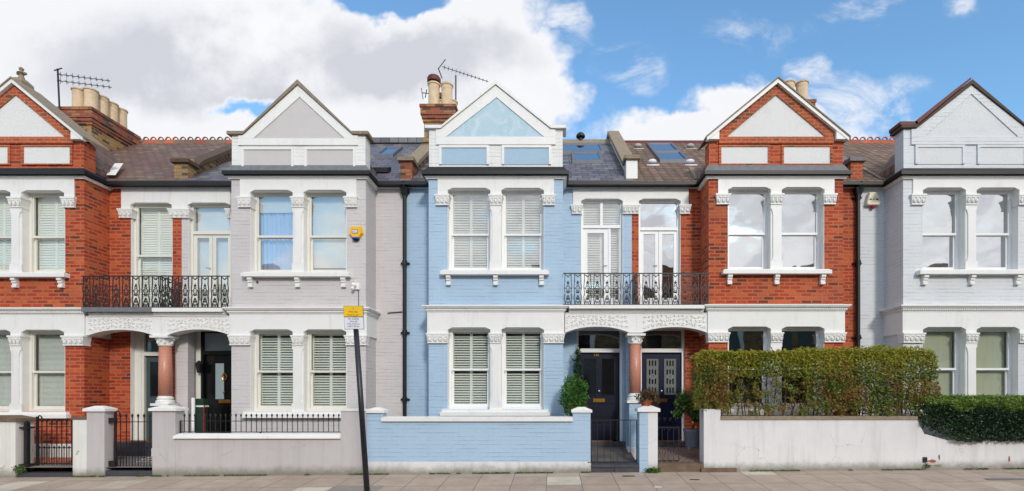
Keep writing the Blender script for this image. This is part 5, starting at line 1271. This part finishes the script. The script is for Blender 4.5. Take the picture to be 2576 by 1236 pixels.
# tall hedge
hx0, hx1, hy0, hy1 = X(1743, 9.6), X(2352, 9.6), YW-.03, YW+.50
hzb, hzt = zw(1050), Z(884, 9.55)
t = thing('hedge', ((hx0+hx1)/2, YW+.2, hzb), 'tall yellow-green clipped hedge growing over the white garden wall', 'hedge', 'clipped hedges behind the walls')
def smp(r):
    x = r.uniform(hx0-.05, hx1+.05); z = r.uniform(hzb-.03, hzt+.15); 
    face = r.random()
    y = hy0+abs(r.gauss(0, .10)) if face < .62 else r.uniform(hy0, hy1)
    if face > .85: z = hzt-abs(r.gauss(0, .07))
    bul = .05*nz(x*1.7, z*2.2, 3)+.025*nz(x*6, z*6, 1)
    y -= bul
    top = hzt+.07*nz(x*2.2, 0, 5)+.06*nz(x*11, 0, 8)+.05*max(0, nz(x*31, y*5, 2))+(.07 if x > 4.6 else 0)
    if z > top: return None
    lo = hzb+.10*nz(x*3, 7, 1)+.03
    if x < xw(1812)+.02: lo = zw(1034)+.05*nz(x*5, 2, 2)
    if x > xw(2306): lo = zw(1062)
    if z < lo: return None
    edge = min(x-(hx0+.05*nz(0, z*4, 9)), (hx1+.10*nz(1, z*3, 9))-x)
    if z > hzt-.12 and edge < .12-(hzt-z): return None
    if edge < 0: return None
    # thin, see-through middle where the stems show
    mid = max(0, 1-abs((x-4.05)/1.15)); h = (z-hzb)/(hzt-hzb)
    if mid > 0 and h < .62:
        if nz(x*9, y*5, z*7) > .32-.50*min(1, mid*1.8)*(1-abs(h-.38)): return None
    if h < .12 and nz(x*7, y*3, z*9) > -.05: return None
    return (x, y, z)
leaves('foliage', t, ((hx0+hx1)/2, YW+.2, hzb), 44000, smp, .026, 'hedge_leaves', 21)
st = MB(); rr = random.Random(4)
for i in range(46):
    x = hx0+.15+(hx1-hx0-.3)*(i+rr.uniform(.2, .8))/46; y = YW+.14+rr.uniform(-.05, .16); p = [(x, y, hzb-.05)]
    for q in range(5): p.append((p[-1][0]+rr.uniform(-.05, .05), p[-1][1]+rr.uniform(-.03, .03), p[-1][2]+.22))
    st.tube(p, [.013, .011, .009, .007, .005, .003], 5)
    for q in range(1, 5):
        for w_ in range(2): st.tube([p[q], (p[q][0]+rr.uniform(-.14, .14), p[q][1]+rr.uniform(-.12, .08), p[q][2]+.14)], .004, 4)
st.build('stems', M['bark'], t)
# dark hedge
gx0, gx1, gy0, gy1 = X(2332, 9.4), 11.5, YW-.12, YW+.42
gzb, gzt = zw(1112), Z(996, 9.45)
t = thing('hedge', (9.0, YW+.15, gzb), 'low dense dark green hedge at the far right, sky-lit green coloured along its top', 'hedge', 'clipped hedges behind the walls')
def smp2(r):
    x = r.uniform(gx0-.12, gx1); z = r.uniform(gzb-.02, gzt+.03); f = r.random()
    y = gy0+abs(r.gauss(0, .06)) if f < .7 else r.uniform(gy0, gy1)
    if f > .82: z = gzt-abs(r.gauss(0, .04))+.02*nz(x*7, y*7, 2); y = r.uniform(gy0, gy1+.1)
    y -= .05*nz(x*2, z*3, 4)+.03*nz(x*7, z*7, 2)
    if z > gzt-.10 and y < gy0+.10-(gzt-z): return None
    lo = gzb+.035*nz(x*5, 0, 3)
    xl = x-gx0
    if xl < .55: lo = max(lo, .87-.50*xl+.04*nz(x*9, 3, 1))
    if z < lo+.02: return None
    if xl < .04*nz(0, z*6, 2)-.06: return None
    return (x, y, z)
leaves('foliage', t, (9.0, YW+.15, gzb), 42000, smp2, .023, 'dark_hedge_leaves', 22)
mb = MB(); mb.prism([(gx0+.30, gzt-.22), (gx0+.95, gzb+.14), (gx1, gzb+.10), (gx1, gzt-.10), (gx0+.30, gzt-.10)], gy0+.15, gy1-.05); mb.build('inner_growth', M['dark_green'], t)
def ellip(c, r, jit=.12, k_=3.0, shell=.35):
    def f(rn):
        while True:
            d = Vector((rn.uniform(-1, 1), rn.uniform(-1, 1), rn.uniform(-1, 1)))
            if shell < d.length <= 1: break
        q = 1+jit*2*nz(d.x*k_+c[0], d.y*k_, d.z*k_)
        return (c[0]+d.x*r[0]*q, c[1]+d.y*r[1]*q, c[2]+d.z*r[2]*q)
    return f
def pot(mb, x, y, z0, z1, r0, r1):
    mb.lathe(x, y, [(r0, z0), (r1, z1-.05), (r1*1.08, z1-.05), (r1*1.08, z1), (r1*.92, z1), (r1*.9, z1-.05)], 20)
# round bush behind the blue wall
bx, by = X(1443, 10.05), 10.05
t = thing('potted_shrub', (bx, by, .14), 'bushy bright green shrub behind the right end of the blue garden wall', 'shrub', 'plants by the front doors')
fo = leaves('foliage', t, (bx, by, .14), 5200, ellip((bx+.0, by, Z(1000, 10.05)), (.27, .24, .42), .16), .024, 'bush_leaves', 31)
leaves('foliage', t, (bx, by, .14), 700, ellip((bx+.17, by, Z(972, 10.05)), (.12, .12, .10), .2), .022, 'bush_leaves', 33)
mb = MB(); mb.tube([(bx, by, .4), (bx, by, 1.1)], .02, 6); mb.build('stem', M['bark'], t)
mb = MB(); pot(mb, bx, by, .14, .55, .15, .2); mb.build('pot', M['terracotta'], t)
ix, iy = X(1452, 10.9), 10.9
t = thing('climbing_plant', (ix, iy, .14), 'dark green climbing plant left of the navy front door', 'climber', 'plants by the front doors')
leaves('foliage', t, (ix, iy, .14), 1500, ellip((ix, iy, Z(925, 10.9)), (.09, .08, .45), .3, 4, .1), .022, 'ivy_leaves', 34)
mb = MB(); mb.tube([(ix-.02, iy, .14), (ix+.02, iy, 1.1), (ix-.01, iy, Z(885, 10.9))], .012, 5); mb.build('stem', M['bark'], t)
# russet plant on the two-tone pier
px_, py_ = xw(1630), YW+.14
t = thing('pot_plant', (px_, py_, zw(1024)), 'russet leaved plant in a small terracotta pot on the two-tone pier', 'pot plant', 'plants by the front doors')
leaves('foliage', t, (px_, py_, zw(1024)), 1100, ellip((px_+.02, py_, zw(1000)), (.22, .16, .16), .3, 3, .1), .024, 'russet_leaves', 35)
leaves('foliage', t, (px_, py_, zw(1024)), 260, ellip((px_+.20, py_+.12, zw(1018)), (.07, .08, .22), .3), .022, 'russet_leaves', 36)
mb = MB(); pot(mb, px_-.01, py_, zw(1024)-.02, zw(1008), .07, .10); mb.build('pot', M['terracotta'], t)
# lemon tree
lx, ly = X(1742, 10.1), 10.1
t = thing('lemon_tree', (lx, ly, .25), 'small lemon tree in a grey tub beside the blue leaded door', 'potted tree', 'plants by the front doors')
for q, (u, v, rx_, rz_, n__) in enumerate(((1715, 1010, .14, .20, 420), (1742, 1018, .18, .24, 620), (1705, 1040, .10, .08, 160), (1752, 1048, .10, .12, 200))):
    leaves('foliage', t, (lx, ly, .25), n__, ellip((X(u, 10.1), ly, Z(v, 10.1)), (rx_, .16, rz_), .3, 3, .0), .036, 'lemon_leaves', 37+q)
mb = MB(); mb.tube([(lx, ly, .5), (lx+.01, ly, .95), (lx-.12, ly, 1.25)], .014, 5); mb.tube([(lx+.01, ly, .9), (lx+.1, ly, 1.3)], .009, 5); mb.tube([(lx, ly, 1.0), (lx-.25, ly, 1.15)], .008, 5); mb.build('trunk', M['bark'], t)
mb = MB(); pot(mb, lx, ly, Z(1128, 10.1)+.04, Z(1079, 10.1), .145, .175)
mb.box(lx-.13, lx-.07, ly-.12, ly-.06, Z(1128, 10.1), Z(1128, 10.1)+.045); mb.box(lx+.07, lx+.13, ly-.12, ly-.06, Z(1128, 10.1), Z(1128, 10.1)+.045); mb.build('tub', M['grey_plastic'], t)
for (u, v) in ((1742, 1064), (1750, 1075)):
    mb = MB(); mb.smooth = True; mb.ball((X(u, 9.98), 9.98, Z(v, 9.98)), (.022, .022, .032), 10, 8); mb.build('lemon', M['lemon'], t)
# weeds at the foot of the walls
for (u, v, w_, h_, n__, lb) in ((1640, 1184, .16, .05, 420, 'green weeds at the foot of the two-tone pier'), (55, 1180, .12, .08, 260, 'green weeds at the foot of the far left gate post'), (2328, 1172, .06, .05, 90, 'small weeds below the black air vent in the white wall')):
    yy = YW-.05; o = leaves('weeds', None, (xw(u), yy, gz(xw(u))), n__, ellip((xw(u), yy, Z(v, yy)), (w_, .07, h_), .3, 3, 0), .017, 'moss_leaves', int(u))
    o['label'] = lb; o['category'] = 'weeds'; o['group'] = 'weeds along the wall foot'
def smp3(r):
    x = r.uniform(-12, 10); 
    if nz(x*1.3, 0, 2) < .0-.25*(nz(x*6, 1, 1)): return None
    if xw(1486) < x < xw(1606) or xw(1655) < x < xw(1770) or xw(40) < x < xw(183): return None
    return (x, YW-.015-abs(r.gauss(0, .012)), gz(x)+.004+abs(r.gauss(0, .012)))
o = leaves('moss', None, (0, YW, 0), 4200, smp3, .012, 'moss_leaves', 77); o['kind'] = 'stuff'; o['label'] = 'moss and grass tufts in the joint between pavement and walls'

# ------------------------------------------------------------------ things fixed to the fronts
def text(s_, size, loc, m_, parent, name='lettering', rot=0, ext=.0006, bold=0):
    cu = bpy.data.curves.new('t', 'FONT'); cu.body = s_; cu.size = size; cu.align_x = 'CENTER'; cu.align_y = 'CENTER'; cu.extrude = ext; cu.offset = bold
    ob = bpy.data.objects.new('t', cu); me = bpy.data.meshes.new_from_object(ob); bpy.data.objects.remove(ob)
    me.materials.clear(); me.materials.append(M[m_]); me.name = name
    o = bpy.data.objects.new(name, me); COL.objects.link(o); o.parent = parent
    w = world_of(parent); o.location = (loc[0]-w[0], loc[1]-w[1], loc[2]-w[2]); o.rotation_euler = (math.pi/2, rot, 0); return o
# yellow hexagonal alarm
ax, az = xx(897), Z(590, YB)
t = thing('alarm_box', (ax, YB, az), 'yellow hexagonal alarm box with a blue base on the grey bay', 'alarm box', 'burglar alarm boxes')
mb = MB(); s_ = 1/PXM; hexa = [(-8, -10), (8, -10), (16, 1), (12, 18), (-12, 18), (-16, 1)]
b = len(mb.v)
for yy, k_ in ((YB-.001, 1.12), (YB-.075, .92)):
    mb.v += [(ax+p[0]*s_*k_, yy, az+p[1]*s_*k_) for p in hexa]
mb.f += [tuple(b+6+i for i in range(6))]+[(b+i, b+(i+1) % 6, b+6+(i+1) % 6, b+6+i) for i in range(6)]; mb.m += [0]*7; mb.build('housing', M['yellow_plastic'], t)
mb = MB(); mb.frustum((ax-6*s_, ax+6*s_, YB-.06, YB, az-17*s_), (ax-8*s_, ax+8*s_, YB-.078, YB, az-12.5*s_)); mb.build('strobe', M['navy_plastic'], t)
MB().box(ax-8*s_, ax+8*s_, YB-.079, YB-.02, az-12.5*s_, az-9.5*s_).build('strobe_rim', M['blue_plastic'], t)
MB().box(ax-8*s_, ax+6*s_, YB-.080, YB-.07, az+0*s_, az+9*s_).build('badge_border', M['navy_plastic'], t)
MB().box(ax-7*s_, ax+5*s_, YB-.082, YB-.079, az+1.2*s_, az+7.8*s_).build('badge', M['sign_white'], t)
text('ADT', .04, (ax-1*s_, YB-.083, az+4.4*s_), 'sign_blue', t)
# cream alarm
ax, az = X(2190, YR), Z(508, YR)
t = thing('alarm_box', (ax, YR, az), 'cream tapered alarm box with red lamp beside the right drainpipe', 'alarm box', 'burglar alarm boxes')
s_ = 11.2/1274; poly = [(-15, -12), (15, -12), (17, -8), (9, 19), (7, 20), (-8, 20), (-10, 19), (-17, -8)]
mb = MB(); mb.prism([(ax+p[0]*s_, az+p[1]*s_) for p in poly], YR-.09, YR-.001); mb.prism([(ax+p[0]*s_*.94, az+p[1]*s_*.94) for p in poly], YR-.105, YR-.088); mb.build('housing', M['cream_plastic'], t)
mb = MB(); mb.ball((ax+1*s_, YR-.05, az-15*s_), (.045, .04, .05), 10, 6); mb.build('lamp', M['red_plastic'], t)
for a, b, m_ in ((-11, -5, 'dark_green'), (-2, 1, 'teal_paint'), (5, 11, 'sign_ink')): MB().box(ax+a*s_, ax+b*s_, YR-.107, YR-.104, az+0*s_, az+3.5*s_).build('marking', M[m_], t)
# floodlight with sensor
ax, az = xx(898), Z(722, YB)
t = thing('security_light', (ax, YB, az), 'small white security light above the parking sign on the grey bay', 'security light')
mb = MB(); mb.box(ax-.03, ax+.06, YB-.05, YB, az-.06, az+.07); mb.ball((ax-.03, YB-.10, az+.02), (.055, .05, .05), 10, 6); mb.ball((ax-.05, YB-.11, az-.05), (.04, .04, .035), 8, 5); mb.tube([(ax, YB-.04, az+.06), (ax-.02, YB-.08, az+.12)], .02, 6); mb.build('lamp_head', M['white_frame'], t)
mb = MB(); mb.tube([(ax+.03, YB-.006, az-.06), (ax+.035, YB-.006, Z(774, YB))], .007, 4); mb.tube([(xx(952), YR-.02, Z(788, YR)), (X(1012, YR), YR-.02, Z(785, YR))], .012, 4); mb.build('cable', M['black_iron'], t)
mb = MB(); mb.ball((xx(648), YB-.02, Z(710, YB)), .025); o = mb.build('vent_pipe', M['dark_red']); o['label'] = 'tiny red pipe stub under the grey bay upper sill'; o['category'] = 'pipe'
# wall lantern by the black door
lx_, lz_ = X(507, 11.3), Z(925, 11.3)
t = thing('wall_lantern', (lx_, 11.28, lz_), 'small dark wall lantern left of the black front door', 'lantern')
mb = MB(); mb.frustum((lx_-.03, lx_+.03, 11.19, 11.25, lz_-.12), (lx_-.05, lx_+.05, 11.17, 11.27, lz_+.08)); mb.frustum((lx_-.06, lx_+.06, 11.16, 11.28, lz_+.08), (lx_-.01, lx_+.01, 11.21, 11.23, lz_+.15)); mb.build('lantern', M['black_iron'], t)
# green crate and white pipe in the porch of the grey house
cx_ = X(505, 10.9)
t = thing('storage_box', (cx_, 10.9, .3), 'dark green storage box with a red edge beside the black front door', 'box')
MB().box(cx_-.09, cx_+.09, 10.85, 11.0, .3, Z(1003, 10.9)).build('box', M['dark_green'], t)
MB().box(cx_-.10, cx_+.10, 10.84, 11.01, Z(1024, 10.9), Z(1020, 10.9)).build('lid_band', M['white_paint'], t); MB().box(cx_+.092, cx_+.11, 10.845, 10.86, .3, Z(1020, 10.9)).build('edge_strip', M['red_plastic'], t)
mb = MB(); mb.tube([(X(486, 10.75), 10.75, .2), (X(486, 10.75), 10.75, Z(1001, 10.75))], .035, 8); o = mb.build('waste_pipe', M['white_frame']); o['label'] = 'white upright waste pipe in the porch of the grey house'; o['category'] = 'pipe'
# house number
text('141', .085, (X(1500, 11.3), YR+.125, Z(893, 11.3)), 'brass', dd3, 'door_number', 0, .004, .003)
# ------------------------------------------------------------------ parking sign
yp = 7.6
pb = (X(925, yp), yp, gz(X(925, yp), yp)); zt = Z(774, yp); xt = X(891.5, yp)
t = thing('parking_sign', pb, 'leaning black pole with a yellow and white parking sign', 'street sign')
sl_ = (pb[0]-xt)/(zt-pb[2])
mb = MB(); mb.smooth = True; xb_ = X(923.5, yp); zb_ = Z(1236, yp); kx = (xt-xb_)/(zt-zb_)
mb.tube([(xb_+(pb[2]-zb_)*kx, yp, pb[2]-.05), (xt, yp, zt)], [.042, .038], 16); mb.build('pole', M['pole_black'], t)
mb = MB(); mb.box(xt-.06, xt+.06, yp-.055, yp+.05, Z(790, yp), Z(786, yp)); mb.box(xt-.06, xt+.06, yp-.055, yp+.05, Z(818, yp), Z(814, yp)); mb.build('clamp', M['steel'], t)
tl = .035
def plate(nm, u0, u1, v0, v1, m_, sh):
    x0_, x1_, z0_, z1_ = X(u0, yp), X(u1, yp), Z(v1, yp), Z(v0, yp); d = (z1_-z0_)*tl
    MB().prism([(x0_+d, z0_), (x1_+d, z0_-.0), (x1_, z1_), (x0_, z1_)], yp-.062, yp-.056).build(nm+'_backing', M['black_iron'], t)
    e = .005; MB().prism([(x0_+d+e, z0_+e), (x1_+d-e, z0_+e), (x1_-e, z1_-e), (x0_+e, z1_-e)], yp-.066, yp-.0625).build(nm, M[m_], t)
plate('yellow_plate', 868, 917, 771.5, 799, 'sign_yellow', 0); plate('white_plate', 869.5, 918.5, 799.4, 830, 'sign_white', 0)
yt = yp-.067
sx = X(892.5, yp)
mb = MB(); mb.tube([(sx-.0+.012*math.cos(q*.5236), yt, Z(778, yp)+.012*math.sin(q*.5236)) for q in range(13)], .003, 4); mb.build('symbol', M['sign_red'], t)
text('Mon-Sat', .040, (sx, yt, Z(786.5, yp)), 'sign_brown', t); text('8 am-6 pm', .040, (sx, yt, Z(794, yp)), 'sign_brown', t)
text('No loading', .036, (sx+.004, yt, Z(804, yp)), 'sign_ink', t); text('Mon-Sat', .034, (sx+.006, yt, Z(810.5, yp)), 'sign_ink', t)
text('7 00-10 00 am', .032, (sx+.006, yt, Z(817, yp)), 'sign_ink', t); text('4 00-7 00 pm', .032, (sx+.006, yt, Z(823, yp)), 'sign_ink', t)
# covers let into the pavement
def cover(u, v, w, d, m_, lb):
    y = 9.5
    for _ in range(30):
        y = F*(CAM_H-gz(X(u, y), y))/(v-V0)
    x = X(u, y); z0_ = gz(x, y)
    mb = MB(); mb.v = [(x-w, y-d, gz(x, y-d)+.004), (x+w, y-d, gz(x, y-d)+.004), (x+w, y+d, gz(x, y+d)+.004), (x-w, y+d, gz(x, y+d)+.004)]; mb.f = [(0, 1, 2, 3)]; mb.m = [0]
    o = mb.build('access_cover', M[m_], org=(x, y, z0_)); o['label'] = lb; o['category'] = 'cover'; o['group'] = 'covers in the pavement'
cover(1581, 1198, .11, .035, 'black_iron', 'small dark metal cover in the pavement before the navy door')
cover(1747, 1207, .085, .025, 'black_iron', 'small dark metal cover in the pavement before the blue leaded door')
cover(1655, 1226, .06, .03, 'sign_white', 'small white cover in the pavement at the lower edge of the picture')
cover(2530, 1206, .34, .06, 'lead', 'grey rectangular cover in the pavement at the far right')
mb = MB(); pts = [(X(812, 8.2), 8.4), (X(805, 8.2), 8.0), (X(930, 8.0), 7.9), (X(955, 8.4), 8.62), (X(840, 8.6), 8.66)]
mb.face([(a, b, gz(a, b)+.004) for a, b in pts]); o = mb.build('pavement_patch', simple('asphalt_patch', lin(142, 132, 124), .9, var=.12, scale=20, bmp=.4)); o['kind'] = 'structure'

# ------------------------------------------------------------------ terrace across the street (seen only as reflections in the glass)
t = thing('opposite_terrace', (0, -9.2, 0), 'gabled brick terrace across the street, seen only as reflections in the window glass', 'terrace')
yo = -9.2
MB().box(-44, 44, yo-8, yo, -.4, 6.1).build('wall', M['stock_brick'], t)
MB().prism_x([(yo+.15, 6.1), (yo-4, 8.9), (yo-8.15, 6.1)], -44.2, 44.2).build('roof', M['slate_brown'], t)
for i in range(-9, 10):
    gxx = i*4.4+1.2
    MB().prism([(gxx-1.4, 6.0), (gxx-1.4, 6.9), (gxx, 8.3), (gxx+1.4, 6.9), (gxx+1.4, 6.0)][::-1], yo-.3, yo+.5).build('gable', M['stock_brick'], t)
    MB().box(gxx-1.4, gxx+1.4, yo+.001, yo+.5, -.4, 6.0).build('bay', M['stock_brick' if i % 2 else 'white_paint_brick'], t)
    for zz_ in (1.0, 4.0):
        for dx_ in (-.6, .6): MB().box(gxx+dx_-.42, gxx+dx_+.42, yo+.49, yo+.53, zz_, zz_+1.7).build('window', M['dark_pane'], t)
    MB().box(gxx-1.5, gxx+1.5, yo+.4, yo+.6, 3.0, 3.5).build('frieze', M['white_paint'], t)
    if i % 2: MB().box(gxx+1.7, gxx+2.6, yo-3.4, yo-2.2, 6.5, 10.0).build('chimney', M['chimney_brick'], t)
